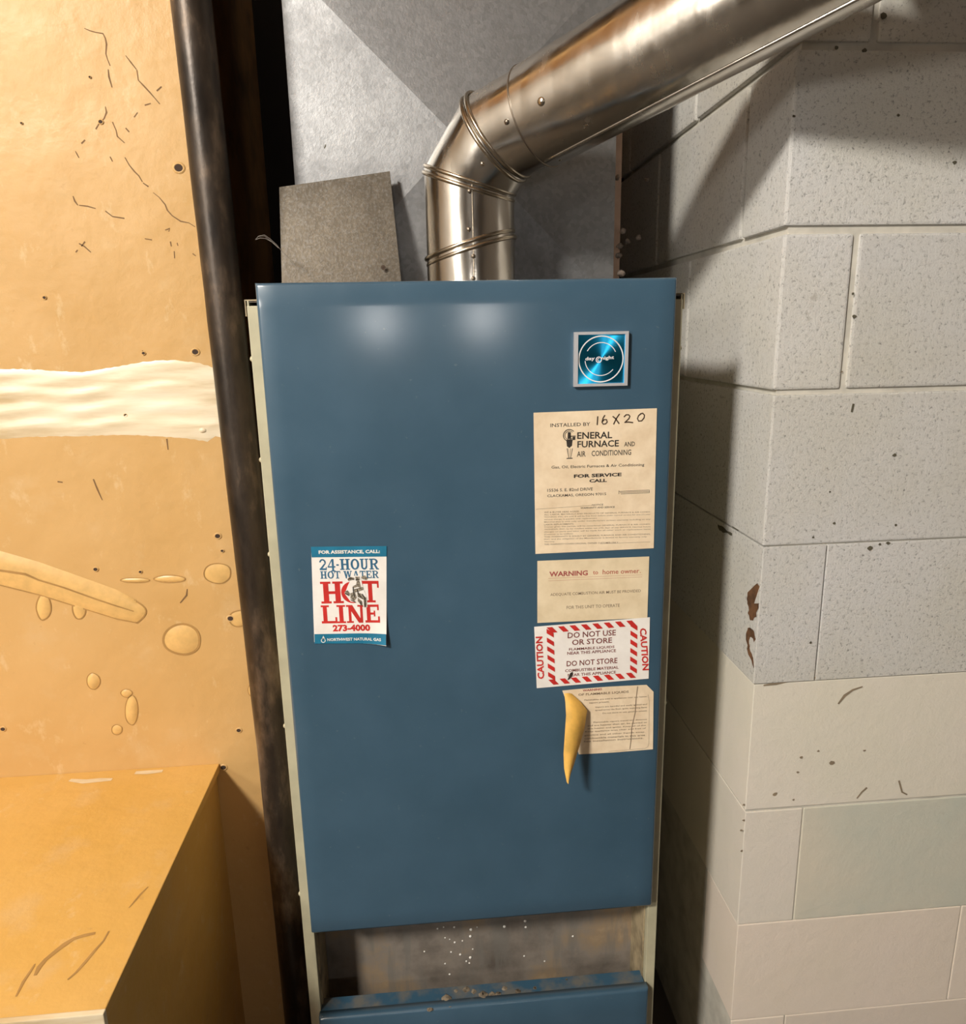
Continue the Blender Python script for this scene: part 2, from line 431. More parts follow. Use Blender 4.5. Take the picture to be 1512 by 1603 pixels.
def blister(pts, h, name='paint_blister', m='blister', rim=True, rw=.0022):
    P = [at(x, y, YW) for x, y in pts]
    # smooth the outline (Chaikin)
    for _ in range(2):
        Q = []
        for k in range(len(P)): a, b = P[k], P[(k + 1) % len(P)]; Q += [a.lerp(b, .25), a.lerp(b, .75)]
        P = Q
    c = sum(P, Vector()) / len(P)
    V, Fc = dome(c, Vector((1, 0, 0)), Vector((0, 0, 1)), Vector((0, -1, 0)), [(p.x - c.x, p.z - c.z) for p in P], h)
    o = mesh(name, V, Fc, m, wl, True)
    if rim:
        B = Bag(); B.add(*evenrib([p + Vector((0, -.0008, 0)) for p in P], rw, NY, True)); B.build('blister_rim', 'rim', o)
    return o
def ov(cx, cy, rx, ry, n=10, j=.08):
    return [(cx + rx * math.cos(2 * math.pi * k / n) * random.uniform(1 - j, 1 + j), cy + ry * math.sin(2 * math.pi * k / n) * random.uniform(1 - j, 1 + j)) for k in range(n)]
# long raised blister as a half-round ridge
P = [at(x, y, YW) for x, y in ((-160, 850), (-60, 873), (0, 890), (60, 906), (120, 926), (180, 946), (212, 957))]
V, Fc = [], []; wd = [.0345, .031, .0285, .0275, .0265, .025, .0195]
for i, p in enumerate(P):
    for k in range(9):
        t = (k / 8 - .5) * 2; V.append((p.x - t * .004, YW - .0045 * (1 - t * t), p.z - t * wd[i]))
for i in range(len(P) - 1):
    for k in range(8): q = i * 9 + k; Fc.append((q, q + 1, q + 10, q + 9))
e = [(P[-1].x + .0165 * math.sin(math.pi * k / 8), YW, P[-1].z - (k / 8 - .5) * 2 * .0195) for k in range(9)]
b0 = len(V); V += e
for k in range(8): q = (len(P) - 1) * 9 + k; Fc.append((q, q + 1, b0 + k + 1, b0 + k))
rdg = mesh('paint_ridge', V, Fc, 'blister', wl, True); rdg['label'] = 'long raised paint blister with a dark crease'
B = Bag(); B.add(*ribbon([at(x, y, YW - .0052) for x, y in ((-160, 856), (-60, 878), (0, 893), (40, 899), (60, 908), (100, 920), (150, 938), (180, 948), (209, 957))], .0034, NY))
B.add(*evenrib([(P[i].x, YW - .0009, P[i].z - wd[i] * .98) for i in range(7)] + [(x, YW - .0009, z) for x, y, z in e[::-1]], .0022, NY))
B.build('crease', 'rim', rdg)
blister(ov(285, 1001, 30, 25), .004, rw=.0036); blister(ov(340, 897, 23, 17), .002, rw=.0016)
blister(ov(375, 968, 17, 13), .002, rw=.002); blister(ov(68, 950, 12, 21), .002, rw=.0018); blister(ov(124, 953, 11, 16), .0015, rw=.0018)
blister(ov(146, 1066, 11, 13), .003, rw=.001); blister(ov(206, 1112, 11, 24), .003, rw=.0012); blister(ov(183, 1142, 9, 8), .002, rw=.001)
blister(ov(266, 906, 26, 6), .002, rw=.0016); blister(ov(212, 908, 24, 4), .002, rw=.001); blister(ov(395, 1080, 7, 10), .002, rw=.001)
blister(ov(318, 673, 9, 6), .0045, rw=.001, m='tape'); blister(ov(198, 1085, 9, 7), .002, rw=.001)
B = Bag(); 
for (x, y, r) in ((211, 706, 8), (217, 732, 5), (145, 876, 4), (191, 811, 4), (115, 542, 5)): pass
holes = [(280, 263, 6.5), (306, 551, 5), (341, 839, 4.5), (361, 968, 5), (374, 1143, 4), (5, 1141, 4), (70, 466, 2.5), (150, 891, 3.5), (220, 895, 2.5), (197, 650, 2.5), (350, 1201, 5), (225, 553, 2.5), (141, 121, 1.6), (34, 193, 1.6), (348, 862, 2.5), (158, 191, 3)]
for (x, y, r) in holes:
    c = at(x, y, YW) + Vector((0, .0004, 0)); rr = r * .00100
    V, Fc = [], []
    for j, (f, d) in enumerate(((1.45, 0), (1.15, -.0016), (.9, -.0012), (.75, .0))):
        for k in range(12): V.append(c + Vector((math.cos(k * math.pi / 6) * rr * f, d - .0005, math.sin(k * math.pi / 6) * rr * f * .85)))
    for j in range(3):
        for k in range(12): Fc.append((j * 12 + k, j * 12 + (k + 1) % 12, (j + 1) * 12 + (k + 1) % 12, (j + 1) * 12 + k))
    o = mesh('screw_hole', V, Fc, 'yellow', wl, True)
    mesh('hole_bottom', [c + Vector((math.cos(k * math.pi / 6) * rr * .98, -.0017, math.sin(k * math.pi / 6) * rr * .85)) for k in range(12)], [tuple(range(12))], 'hole', o)
s1 = 2.671
cr = [[(352, 118), (375, 128), (400, 135), (430, 140), (440, 160), (445, 185), (442, 225), (450, 250), (460, 275)], [(452, 290), (455, 320), (468, 365)],
      [(525, 232), (548, 262), (570, 290)], [(572, 292), (578, 335), (600, 358), (625, 385), (645, 408), (668, 435)], [(440, 445), (445, 470), (435, 495), (418, 512)], [(415, 514), (400, 540)],
      [(470, 510), (485, 545), (490, 570), (520, 597)], [(522, 658), (540, 690), (560, 715), (580, 735), (595, 760)], [(598, 765), (620, 780)], [(640, 805), (665, 825), (690, 855), (700, 880), (720, 902), (755, 925), (790, 932), (815, 948)],
      [(305, 820), (312, 840), (325, 858)], [(330, 858), (365, 862), (400, 872)], [(440, 882), (470, 905), (520, 913)], [(315, 632), (322, 645), (330, 660)], [(330, 1018), (352, 1030), (380, 1055)], [(355, 1010), (340, 1030)], [(316, 1055), (324, 1045)],
      [(340, 600), (355, 585)], [(460, 655), (470, 675)], [(560, 490), (575, 470)], [(655, 380), (675, 362)], [(605, 440), (630, 432)], [(690, 962), (710, 955), (705, 968)], [(605, 998), (635, 1003)], [(712, 1010), (716, 1030)], [(728, 1050), (730, 1080)],
      [(525, 535), (540, 552)], [(595, 1465), (602, 1488)], [(756, 345), (770, 348)], [(805, 1060), (818, 1070)], [(740, 1015), (744, 1028)]]
B = Bag()
for pl in cr: B.add(*ribbon([at(x / s1, y / s1, YW - .0003) for x, y in pl], .0019, NY))
for pl in [[(146, 750), (152, 765), (160, 783)], [(261, 687), (263, 704)], [(293, 922), (292, 932), (282, 944)], [(90, 754), (98, 755)]]:
    B.add(*ribbon([at(x, y, YW - .0003) for x, y in pl], .0022, NY))
tag(B.build('paint_cracks', 'crack', wl), kind='stuff')

# ---- dark recess behind the wall edge
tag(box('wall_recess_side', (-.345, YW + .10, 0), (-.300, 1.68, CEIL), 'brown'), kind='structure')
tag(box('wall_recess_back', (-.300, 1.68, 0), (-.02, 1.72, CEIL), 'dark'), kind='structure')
cl = empty('wood_cleat', (-.287, 1.5, 1.39), 'dull brown wooden cleat on the dark recess wall behind the black pipe', 'cleat')
c1 = box('board', (-.2995, 1.44, 1.24), (-.274, 1.62, 1.455), 'brown', cl, .002)
box('cap_strip', (-.2995, 1.435, 1.456), (-.268, 1.625, 1.472), 'cream_dirty', cl, .001)

# ================================================================= YELLOW BOXED LEDGE
ZT = EYE - .6955
LX = -.3615
lg = empty('boxed_ledge', (-1.2, .8, 0), 'low glossy yellow boxed-in ledge against the yellow wall, bottom left', 'ledge')
tp = box('top_panel', (RX0, .674, ZT - .014), (LX, YW, ZT), 'yellow_top', lg, .0015)
box('side_panel', (LX - .020, .688, 0), (LX - .007, YW, ZT - .014), 'yellow_top', lg)
box('front_panel', (RX0, .680, 0), (LX - .007, .692, ZT - .014), 'yellow_top', lg)
box('corner_bead', (RX0, .6725, ZT - .020), (LX + .001, .6795, ZT + .0012), 'tape', lg, .0012)
NZ = (0, 0, 1); s8 = 3.024
def m8(L): return [atz(x / s8, 1150 + y / s8, ZT + .0004) for x, y in L]
for L, w_ in (([(165, 1140), (185, 1100), (215, 1065), (270, 1020), (310, 990), (350, 965), (400, 950), (450, 940)], .0075), ([(320, 1160), (360, 1125), (400, 1080), (450, 1020), (490, 975), (515, 930)], .0035),
              ([(610, 820), (640, 785), (665, 755), (700, 720)], .0022), ([(75, 1240), (110, 1170), (150, 1110), (165, 1085)], .003)):
    V, Fc = ribbon(m8(L), w_, NZ); mesh('scrape_mark', V, Fc, 'rim', tp)
for L in ([(330, 215), (400, 222), (470, 215), (530, 212)], [(640, 180), (700, 178), (770, 172)]):
    V, Fc = ribbon(m8(L), .010, NZ); mesh('caulk_smear', V, Fc, 'tape', tp)

# ================================================================= BLACK IRON PIPE
ip = empty('iron_pipe', (-.259, 1.119, 0), 'black iron gas pipe standing upright between the yellow wall and the furnace', 'pipe')
pa, pb = at(299, 0, 1.119), at(431, 1200, 1.119)
dv = (pa - pb) / (pa.z - pb.z)
topp = pb + dv * (CEIL - pb.z)
N = 60; pts = [Vector((pb.x, pb.y, 0)), Vector((pb.x, pb.y, pb.z * .5))] + [pb.lerp(topp, i / N) for i in range(N + 1)]
tube('pipe_shaft', pts, [.0258 + random.uniform(-.0003, .0003) for _ in pts], 'iron', ip, 32)

# ================================================================= FURNACE
FY = .930; CY = .945
CX0, CX1 = -.2035, .3355; CT = EYE + .0455
fu = empty('furnace', ((CX0 + CX1) / 2, 1.2, 0), 'tall blue and cream gas furnace with a dented blue front door covered in labels', 'furnace')
box('side_panel', (CX0, CY + .001, .02), (CX0 + .002, 1.56, CT), 'cream', fu)
box('side_panel', (CX1 - .002, CY + .001, .02), (CX1, 1.56, CT), 'cream', fu)
box('top_panel', (CX0, CY + .002, CT - .002), (CX1, 1.56, CT), 'galv_old', fu)
box('back_panel', (CX0 + .002, 1.558, .02), (CX1 - .002, 1.56, CT - .002), 'galv', fu)
sl = box('stile', (CX0 - .0005, CY, .02), (CX0 + .0155, CY + .012, CT - .006), 'cream', fu, .001)
sr = box('stile', (CX1 - .0145, CY, .02), (CX1 + .0005, CY + .012, CT - .006), 'cream', fu, .001)
for s_, xa, xb in ((-1, CX0 - .003, CX0 + .02), (1, CX1 - .02, CX1 + .003)):   # thin folded sheet edge at the cabinet's top corner
    V = Bag()
    def bb(a, b):
        vs = [(x, y, z) for x in (a[0], b[0]) for y in (a[1], b[1]) for z in (a[2], b[2])]
        V.add(vs, [(0, 1, 3, 2), (4, 6, 7, 5), (0, 4, 5, 1), (2, 3, 7, 6), (0, 2, 6, 4), (1, 5, 7, 3)])
    bb((xa, CY + .001, CT), (xb, CY + .05, CT + .0014))
    xx = xa if s_ < 0 else xb - .0013
    bb((xx, CY + .001, CT - .018), (xx + .0013, CY + .05, CT))
    V.build('corner_lip', 'cream_dirty', fu)
for (px, py) in ((391, 562), (407, 720), (420, 868), (438, 1137), (461, 1400)):
    c = at(px, py, CY + .004); V, Fc = sphere((CX0 - .0005, CY + .005, c.z), .0036, (1, 0, 0), 10, 6, .8)
    mesh('screw', V, Fc, 'cream', fu, True)
for (px, py) in ((1068, 545), (1044, 1100)):
    c = at(px, py, CY + .004); V, Fc = sphere((CX1 + .0005, CY + .005, c.z), .0034, (1, 0, 0), 10, 6, .8)
    mesh('screw', V, Fc, 'cream', fu, True)
# upper door: pressed pan, gently dished, with rolled edges
def pan(name, x0, x1, z0, z1, depth, m, lipmat=None, nx=24, nz=36, r=.004, bow=.0015, topflange=0.):
    V, Fc = [], []
    ix = [0, .15, .5, 1.]; 
    us = [x0 + r * k for k in (0, .3, 1)] + [x0 + r + (x1 - x0 - 2 * r) * i / nx for i in range(1, nx)] + [x1 - r * k for k in (1, .3, 0)]
    vs = [z0 + r * k for k in (0, .3, 1)] + [z0 + r + (z1 - z0 - 2 * r) * i / nz for i in range(1, nz)] + [z1 - r * k for k in (1, .3, 0)]
    def fall(a, lo, hi):
        d = min(a - lo, hi - a)
        if d >= r: return 0
        return r * (1 - math.sqrt(max(0, 1 - (1 - d / r) ** 2)))
    for z in vs:
        for x in us:
            u, v = (x - x0) / (x1 - x0), (z - z0) / (z1 - z0)
            y = FY + fall(x, x0, x1) + fall(z, z0, z1) - bow * math.sin(math.pi * u) * math.sin(math.pi * v) * .5
            V.append((x, min(y, FY + r), z))
    A, Bn = len(us), len(vs)
    for j in range(Bn - 1):
        for i in range(A - 1): q = j * A + i; Fc.append((q, q + 1, q + A + 1, q + A))
    # side returns
    ring = [i for i in range(A)] + [j * A + A - 1 for j in range(1, Bn)] + [(Bn - 1) * A + i for i in range(A - 2, -1, -1)] + [j * A for j in range(Bn - 2, 0, -1)]
    k0 = len(V)
    for i in ring: V.append((V[i][0], FY + depth, V[i][2]))
    n = len(ring)
    for k in range(n): Fc.append((ring[k], ring[(k + 1) % n], k0 + (k + 1) % n, k0 + k))
    k1 = len(V)     # back sheet, one millimetre in, so that the door has thickness
    Fc.append(tuple(range(k0, k0 + n))[::-1])
    return mesh(name, V, Fc, m, fu, True)
DX0, DX1 = -.1895, .3228; DZ0, DZ1 = EYE - .8512, EYE + .0648
door = pan('upper_door', DX0, DX1, DZ0, DZ1, .0145, 'blue')
door['label'] = 'large blue enamelled door'
ldz = EYE - 1.0055
low = pan('lower_door', DX0, DX1, .10, ldz, .0145, 'blue', nz=8)
low['label'] = 'lower blue enamelled door'
box('ledge', (DX0 + .001, FY + .004, ldz - .004), (DX1 - .003, FY + .038, ldz - .0005), 'blue_dusty', fu, .001)['label'] = 'dusty blue ledge on the lower door'
# open vestibule between the doors
inn = box('inner_panel', (CX0 + .004, CY + .075, .10), (CX1 - .004, CY + .078, CT - .05), 'rust', fu)
inn['label'] = 'stained rusty inner sheet with flakes whitened as glints'
box('liner', (CX0 + .0155, CY + .012, .10), (CX0 + .0175, CY + .075, CT - .05), 'cream_dirty', fu)
box('liner', (CX1 - .0165, CY + .012, .10), (CX1 - .0145, CY + .075, CT - .05), 'cream_dirty', fu)
B = Bag(); zs = 2.1
sp = [(597, 230, 1.3), (665, 185, 1.2), (680, 190, 1), (697, 200, 1.6), (715, 240, 1.8), (735, 262, 1.4), (748, 250, 2.2), (750, 158, 2.2), (748, 180, 2), (665, 270, 1.3), (680, 305, 1.5), (685, 232, 1.4), (756, 222, 1.2), (770, 150, 1), (860, 148, 2.2), (928, 130, 2.2), (930, 150, 1.8),
      (925, 245, 1.4), (992, 262, 1.3), (1085, 180, 1.6), (640, 155, 1.4), (695, 150, 1.6), (722, 195, 1.2), (660, 150, 1.2), (745, 268, 1.4)]
for x, y, r in sp:
    c = at(380 + x / zs, 1380 + y / zs, CY + .0745); B.add(*sphere(c, r * .0012, (0, 1, 0), 6, 4, .5))
tag(B.build('flakes', 'spark', fu), kind='stuff')
B = Bag()
for x, y, r in ((670, 385, 8), (680, 400, 6), (790, 375, 8), (820, 372, 6), (840, 370, 5), (615, 418, 5), (735, 355, 6), (860, 352, 5), (905, 362, 5), (960, 350, 4), (1065, 322, 3), (700, 360, 4), (760, 362, 5)):
    c = atz(380 + x / zs, 1380 + y / zs, ldz - .0008); V, Fc = sphere(c, r * .0011, (0, 0, 1), 10, 4, .12); B.add([v + Vector((random.uniform(-1, 1), random.uniform(-1, 1), 0)) * r * .0002 for v in V], Fc)
tag(B.build('crust_spots', 'crust', fu, True), kind='stuff')

# emblem on the door
def dp(px, py, off=0.): return at(px, py, FY - .0006 - off)
a, b = dp(897, 519), dp(981, 604); ctr = (a + b) / 2; hs = .0345
hx, hz = (dp(981, 561) - dp(897, 561)).x / 2, (dp(939, 519) - dp(939, 604)).z / 2
bd = box('badge', (ctr.x - hx + .001, FY - .0035, ctr.z - hz + .001), (ctr.x + hx - .001, FY - .0005, ctr.z + hz - .001), 'chrome', fu)
bd['label'] = 'square blue foil maker emblem in a chrome frame'
B = Bag()
for (x0, x1, z0, z1) in ((-hx + .0048, hx - .0042, hz - .0034, hz), (-hx + .0048, hx - .0042, -hz, -hz + .0034), (-hx, -hx + .0048, -hz, hz), (hx - .0042, hx, -hz, hz)):
    bmb = bmesh.new()
    w0, w1 = (ctr.x + x0, FY - .0062, ctr.z + z0), (ctr.x + x1, FY - .0006, ctr.z + z1)
    vv = [(x, y, z) for x in (w0[0], w1[0]) for y in (w0[1], w1[1]) for z in (w0[2], w1[2])]
    B.add(vv, [(0, 1, 3, 2), (4, 6, 7, 5), (0, 4, 5, 1), (2, 3, 7, 6), (0, 2, 6, 4), (1, 5, 7, 3)]); bmb.free()
B.build('badge_frame', 'chrome', bd)
# foil with its own origin so that the brushing turns about its centre
me = bpy.data.meshes.new('foil'); me.from_pydata([(-hx + .003, -hz + .003, 0), (hx - .003, -hz + .003, 0), (hx - .003, hz - .003, 0), (-hx + .003, hz - .003, 0)], [], [(0, 1, 2, 3)]); me.materials.append(M['foil'])
fo = bpy.data.objects.new('foil', me); COL.objects.link(fo); fo.parent = bd
fo.location = (ctr.x, FY - .0042, ctr.z); fo.rotation_euler = (math.pi / 2, 0, 0)
fo.matrix_parent_inverse = fu.matrix_world.inverted() if False else Matrix.Identity(4)
def ring(c, r, wd, Y, a0=0, a1=360, n=48):
    V, Fc = [], []
    for k in range(n + 1):
        t = math.radians(a0 + (a1 - a0) * k / n)
        for q in (r - wd / 2, r + wd / 2): V.append((c.x + q * math.cos(t), Y, c.z + q * math.sin(t)))
    for k in range(n): Fc.append((2 * k, 2 * k + 1, 2 * k + 3, 2 * k + 2))
    return V, Fc
B = Bag(); B.add(*ring(ctr, hx * .82, .0014, FY - .0046)); B.add(*ring(ctr, hx * .59, .0009, FY - .0046, 25, 150, 30)); B.add(*ring(ctr, hx * .59, .0009, FY - .0046, 185, 320, 30))
B.build('ring', 'white_ink', bd)

# ---------------------------------------------------------------- lettering
_cache = {}
def glyphs(s, bold=0.):
    k = (s, bold)
    if k in _cache: return _cache[k]
    cu = bpy.data.curves.new('t', 'FONT'); cu.body = s; cu.offset = bold; cu.resolution_u = 2
    o = bpy.data.objects.new('t', cu); COL.objects.link(o)
    me = bpy.data.meshes.new_from_object(o.evaluated_get(bpy.context.evaluated_depsgraph_get()))
    V = [v.co.copy() for v in me.vertices]; Fc = [tuple(p.vertices) for p in me.polygons]
    bpy.data.objects.remove(o); bpy.data.curves.remove(cu); bpy.data.meshes.remove(me)
    x0, x1 = min(v.x for v in V), max(v.x for v in V); z0, z1 = min(v.y for v in V), max(v.y for v in V)
    _cache[k] = ([((v.x - x0) / (x1 - x0), (v.y - z0) / (z1 - z0)) for v in V], Fc); return _cache[k]
def quadmap(uv, A, Bp, hpx, off, slant=0.):
    """map unit uv onto the door between pixel marks A (bottom left) and B (bottom right), hpx tall"""
    a, b = dp(A[0], A[1], off), dp(Bp[0], Bp[1], off); u = dp(A[0], A[1] - hpx, off); H = Vector((0, 0, u.z - a.z))
    X = b - a
    return [a + X * p[0] + H * p[1] + X.normalized() * (H.length * slant * p[1]) for p in uv]
def txt(bag, s, A, Bp, hpx, bold=0., off=.0006, slant=0.):
    V, Fc = glyphs(s, bold); bag.add(quadmap(V, A, Bp, hpx, off, slant), Fc)
def vtxt(bag, s, A, Bp, wpx, up=True, bold=.02, off=.0006):
    V, Fc = glyphs(s, bold)
    a, b = dp(A[0], A[1], off), dp(Bp[0], Bp[1], off); X = b - a
    W = (dp(A[0] + wpx, A[1], off) - a); W = Vector((W.length, 0, 0)) * (-1 if up else 1)
    bag.add([a + X * p[0] + W * p[1] for p in V], Fc)
# slab serif strokes for the big words (unit box, overlapping pieces)
def bar(x0, z0, x1, z1, w): 
    d = Vector((x1 - x0, z1 - z0)); n = Vector((-d.y, d.x)).normalized() * w / 2
    return [(x0 + n.x, z0 + n.y), (x0 - n.x, z0 - n.y), (x1 - n.x, z1 - n.y), (x1 + n.x, z1 + n.y)]
def rect(x0, z0, x1, z1): return [(x0, z0), (x1, z0), (x1, z1), (x0, z1)]
def arc(cx, cz, rx, rz, a0, a1, wx, wz, n=14):
    out = []
    for k in range(n):
        t0, t1 = math.radians(a0 + (a1 - a0) * k / n), math.radians(a0 + (a1 - a0) * (k + 1) / n)
        out.append([(cx + rx * math.cos(t0), cz + rz * math.sin(t0)), (cx + rx * math.cos(t1), cz + rz * math.sin(t1)),
                    (cx + (rx - wx) * math.cos(t1), cz + (rz - wz) * math.sin(t1)), (cx + (rx - wx) * math.cos(t0), cz + (rz - wz) * math.sin(t0))])
    return out
sf = .10
G = {
 'H': [rect(.12, 0, .36, 1), rect(.64, 0, .88, 1), rect(.3, .43, .7, .56), rect(.0, 0, .46, sf), rect(.0, 1 - sf, .46, 1), rect(.54, 0, 1, sf), rect(.54, 1 - sf, 1, 1)],
 'O': arc(.5, .5, .5, .5, 0, 360, .25, .14, 28),
 'T': [rect(.38, 0, .62, 1), rect(.22, 0, .78, sf), rect(.0, .86, 1, 1), rect(0, .68, .10, 1), rect(.90, .68, 1, 1)],
 'L': [rect(.12, 0, .38, 1), rect(0, 1 - sf, .52, 1), rect(0, 0, 1, .13), rect(.88, 0, 1, .34)],
 'I': [rect(.26, 0, .74, 1), rect(0, 0, 1, sf), rect(0, 1 - sf, 1, 1)],
 'N': [rect(.12, 0, .27, 1), rect(.76, 0, .9, 1), [(.06, 1), (.34, 1), (.9, 0), (.66, 0)], rect(0, 0, .38, sf), rect(.0, 1 - sf, .3, 1), rect(.62, 1 - sf, 1, 1)],
 'E': [rect(.12, 0, .38, 1), rect(0, 0, 1, .13), rect(0, .87, .96, 1), rect(.3, .44, .68, .56), rect(.60, .34, .70, .66), rect(.88, 0, 1, .34), rect(.85, .68, .96, 1)],
 'U': [rect(.12, .3, .36, 1), rect(.68, .3, .84, 1), rect(0, 1 - sf, .48, 1), rect(.56, 1 - sf, .97, 1)] + arc(.48, .33, .36, .33, 180, 360, .2, .15),
 'R': [rect(.12, 0, .36, 1), rect(0, 0, .47, sf), rect(0, .88, .5, 1), rect(.3, .44, .5, .55), [(.42, .5), (.64, .5), (.96, 0), (.72, 0)], rect(.72, 0, 1, sf)] + arc(.48, .72, .42, .28, -90, 90, .22, .12),
 'W': [[(.05, 1), (.27, 1), (.40, 0), (.26, 0)], [(.38, 0), (.26, .1), (.45, 1), (.52, 1)], [(.42, 1), (.62, 1), (.74, 0), (.62, 0)], [(.72, 0), (.62, .1), (.85, 1), (.93, 1)], rect(0, 1 - sf, .32, 1), rect(.76, 1 - sf, 1, 1)],
 'A': [[(.40, 1), (.56, 1), (.20, 0), (.10, 0)], [(.42, 1), (.62, 1), (.92, 0), (.66, 0)], rect(.22, .28, .75, .39), rect(0, 0, .32, sf), rect(.56, 0, 1, sf)],
 '2': arc(.45, .70, .45, .30, 180, -20, .22, .13) + [[(.66, .60), (.90, .60), (.32, .10), (.0, .10)], rect(0, 0, .95, .16), rect(.85, 0, .97, .28)],
 '4': [rect(.56, -.08, .82, 1), [(.56, 1), (.72, 1), (.14, .3), (0, .3)], rect(0, .22, 1, .35), rect(.42, -.14, .98, -.04)],
 '-': [rect(.1, .38, .9, .52)],
}
def slab(bag, s, A, Bp, hpx, widths=None, off=.0006, gap=.08):
    ws = [{'I': .55, '-': .45, ' ': .35, 'W': 1.25}.get(c, 1.) if not widths else widths[i] for i, c in enumerate(s)]
    tot = sum(ws) + gap * (len(s) - 1); x = 0
    for c, w_ in zip(s, ws):
        if c != ' ':
            for q_, pl in enumerate(G[c]):
                bag.add(quadmap([((x + p[0] * w_) / tot, p[1]) for p in pl], A, Bp, hpx, off + .00002 * (q_ % 9)), [tuple(range(len(pl)))])
        x += w_ + gap

B = Bag(); txt(B, 'day', (916, 566), (931, 565), 7, .02, .0040); txt(B, 'night', (941, 565), (961, 563.5), 7, .02, .0040)
c = dp(936, 563); B.add(*ring(c, .0034, .0010, FY - .0048, 0, 360, 20)); B.add(*ring(c, .0016, .0007, FY - .0048, 60, 300, 12))
B.build('lettering', 'white_ink', bd)

SQ = [dp(*p) for p in ((487, 856), (605, 855), (605, 1008), (492, 1005))]
def curlf(x, z):
    vv = (SQ[0].z - z) / (SQ[0].z - SQ[2].z); uu = (x - SQ[3].x) / (SQ[1].x - SQ[3].x)
    return .22 * max(0, uu - .55) ** 2 * max(0, vv - .55) ** 2
def sheet_grid(name, corners, m, label, cat='label', nx=14, nz=14, curl=None, off=.0003, group=None, world_curl=False):
    """paper pasted on the door; corners TL TR BR BL in photo marks; slightly uneven, .25 mm thick"""
    tl, tr, br, bl = [dp(*c_) for c_ in corners]
    V, Fc = [], []
    for lay in (0, 1):
        for j in range(nz + 1):
            for i in range(nx + 1):
                u, v = i / nx, j / nz
                p = tl.lerp(tr, u).lerp(bl.lerp(br, u), v)
                d = curlf(p.x, p.z) if world_curl else 0
                V.append((p.x, FY - .0006 - off - d - (.00025 if lay == 0 else 0), p.z))
    A = nx + 1; T = A * (nz + 1)
    for lay in (0, 1):
        for j in range(nz):
            for i in range(nx):
                q = lay * T + j * A + i; Fc.append((q, q + 1, q + A + 1, q + A))
    rg = [i for i in range(A)] + [j * A + nx for j in range(1, nz + 1)] + [nz * A + i for i in range(nx - 1, -1, -1)] + [j * A for j in range(nz - 1, 0, -1)]
    for k in range(len(rg)): a_, b_ = rg[k], rg[(k + 1) % len(rg)]; Fc.append((a_, b_, b_ + T, a_ + T))
    o = mesh(name, V, Fc, m, None, False); return tag(o, label, cat)
GL = 'paper labels pasted on the blue door'
# --- label 1: installer's label
L1 = sheet_grid('paper_label', ((835, 646), (1028, 639), (1023, 858), (838, 867)), 'paper', 'tall aged cream installer label with 16 X 20 handwritten at its top', group=GL)
def z4(x, y): return (820 + x / 4.22, 500 + y / 4.22)
B = Bag()
txt(B, 'INSTALLED BY', z4(175, 712), z4(438, 703), 5.6, .01)
txt(B, 'ENERAL', z4(352, 790), z4(583, 785), 10.5, .022)
txt(B, 'FURNACE', z4(353, 848), z4(627, 840), 10.5, .022)
txt(B, 'AND', z4(662, 840), z4(733, 837), 7.2, .012)
txt(B, 'AIR', z4(350, 908), z4(408, 906), 8.6, .012)
txt(B, 'CONDITIONING', z4(447, 904), z4(708, 895), 8.6, .012)
txt(B, 'Gas, Oil, Electric Furnaces & Air Conditioning', z4(182, 992), z4(795, 974), 5.8, .012)
txt(B, 'FOR SERVICE', z4(330, 1048), z4(645, 1036), 5.6, .045)
txt(B, 'CALL', z4(432, 1078), z4(548, 1074), 5.2, .045)
txt(B, '15536 S. E. 82nd DRIVE', z4(155, 1140), z4(455, 1130), 4.8, .012)
txt(B, 'CLACKAMAS, OREGON 97015', z4(155, 1178), z4(543, 1164), 4.8, .012)
txt(B, 'NOTICE', z4(450, 1232), z4(524, 1229), 2.6, .01)
txt(B, 'WARRANTY AND SERVICE', z4(374, 1252), z4(600, 1245), 2.8, .015)
# crossed-out telephone number
for k in range(3): B.add(*evenrib([dp(*z4(628 + 6 * k, 1137 + 8 * k), .0006), dp(*z4(830, 1127 + 9 * k), .0006)], .0006, NY))
for k in range(2): B.add(*evenrib([dp(*z4(628 + 202 * k, 1130), .0006), dp(*z4(628 + 200 * k, 1154 - 8 * k), .0006)], .0006, NY))
# the emblem of the G and the burner
c0 = dp(*z4(298, 765)); B.add(*ring(c0, .0075, .0009, FY - .0016, 40, 320, 24)); B.add(*ring(c0, .0055, .0006, FY - .0016, 40, 320, 24))
def zp(L, off=.0006): return [dp(*z4(x, y), off) for x, y in L]
B.add(zp([(290, 745), (310, 745), (312, 790), (288, 790)]), [(0, 1, 2, 3)])
B.add(zp([(280, 795), (322, 793), (318, 835), (300, 850), (284, 838)]), [(0, 1, 2, 3, 4)])
for x0, x1, x2, x3 in ((283, 288, 296, 294), (318, 323, 312, 309), (292, 294, 299, 297), (305, 308, 306, 304)):
    B.add(zp([(x0, 852), (x1, 852), (x2, 915), (x3, 915)]), [(0, 1, 2, 3)])
B.add(zp([(282, 916), (322, 914), (322, 920), (282, 922)]), [(0, 1, 2, 3)])
B.add(zp([(300, 770), (342, 768), (342, 774), (300, 776)]), [(0, 1, 2, 3)]); B.add(zp([(322, 776), (340, 775), (340, 796), (322, 797)]), [(0, 1, 2, 3)])
B.build('lettering', 'ink', L1)
B = Bag()
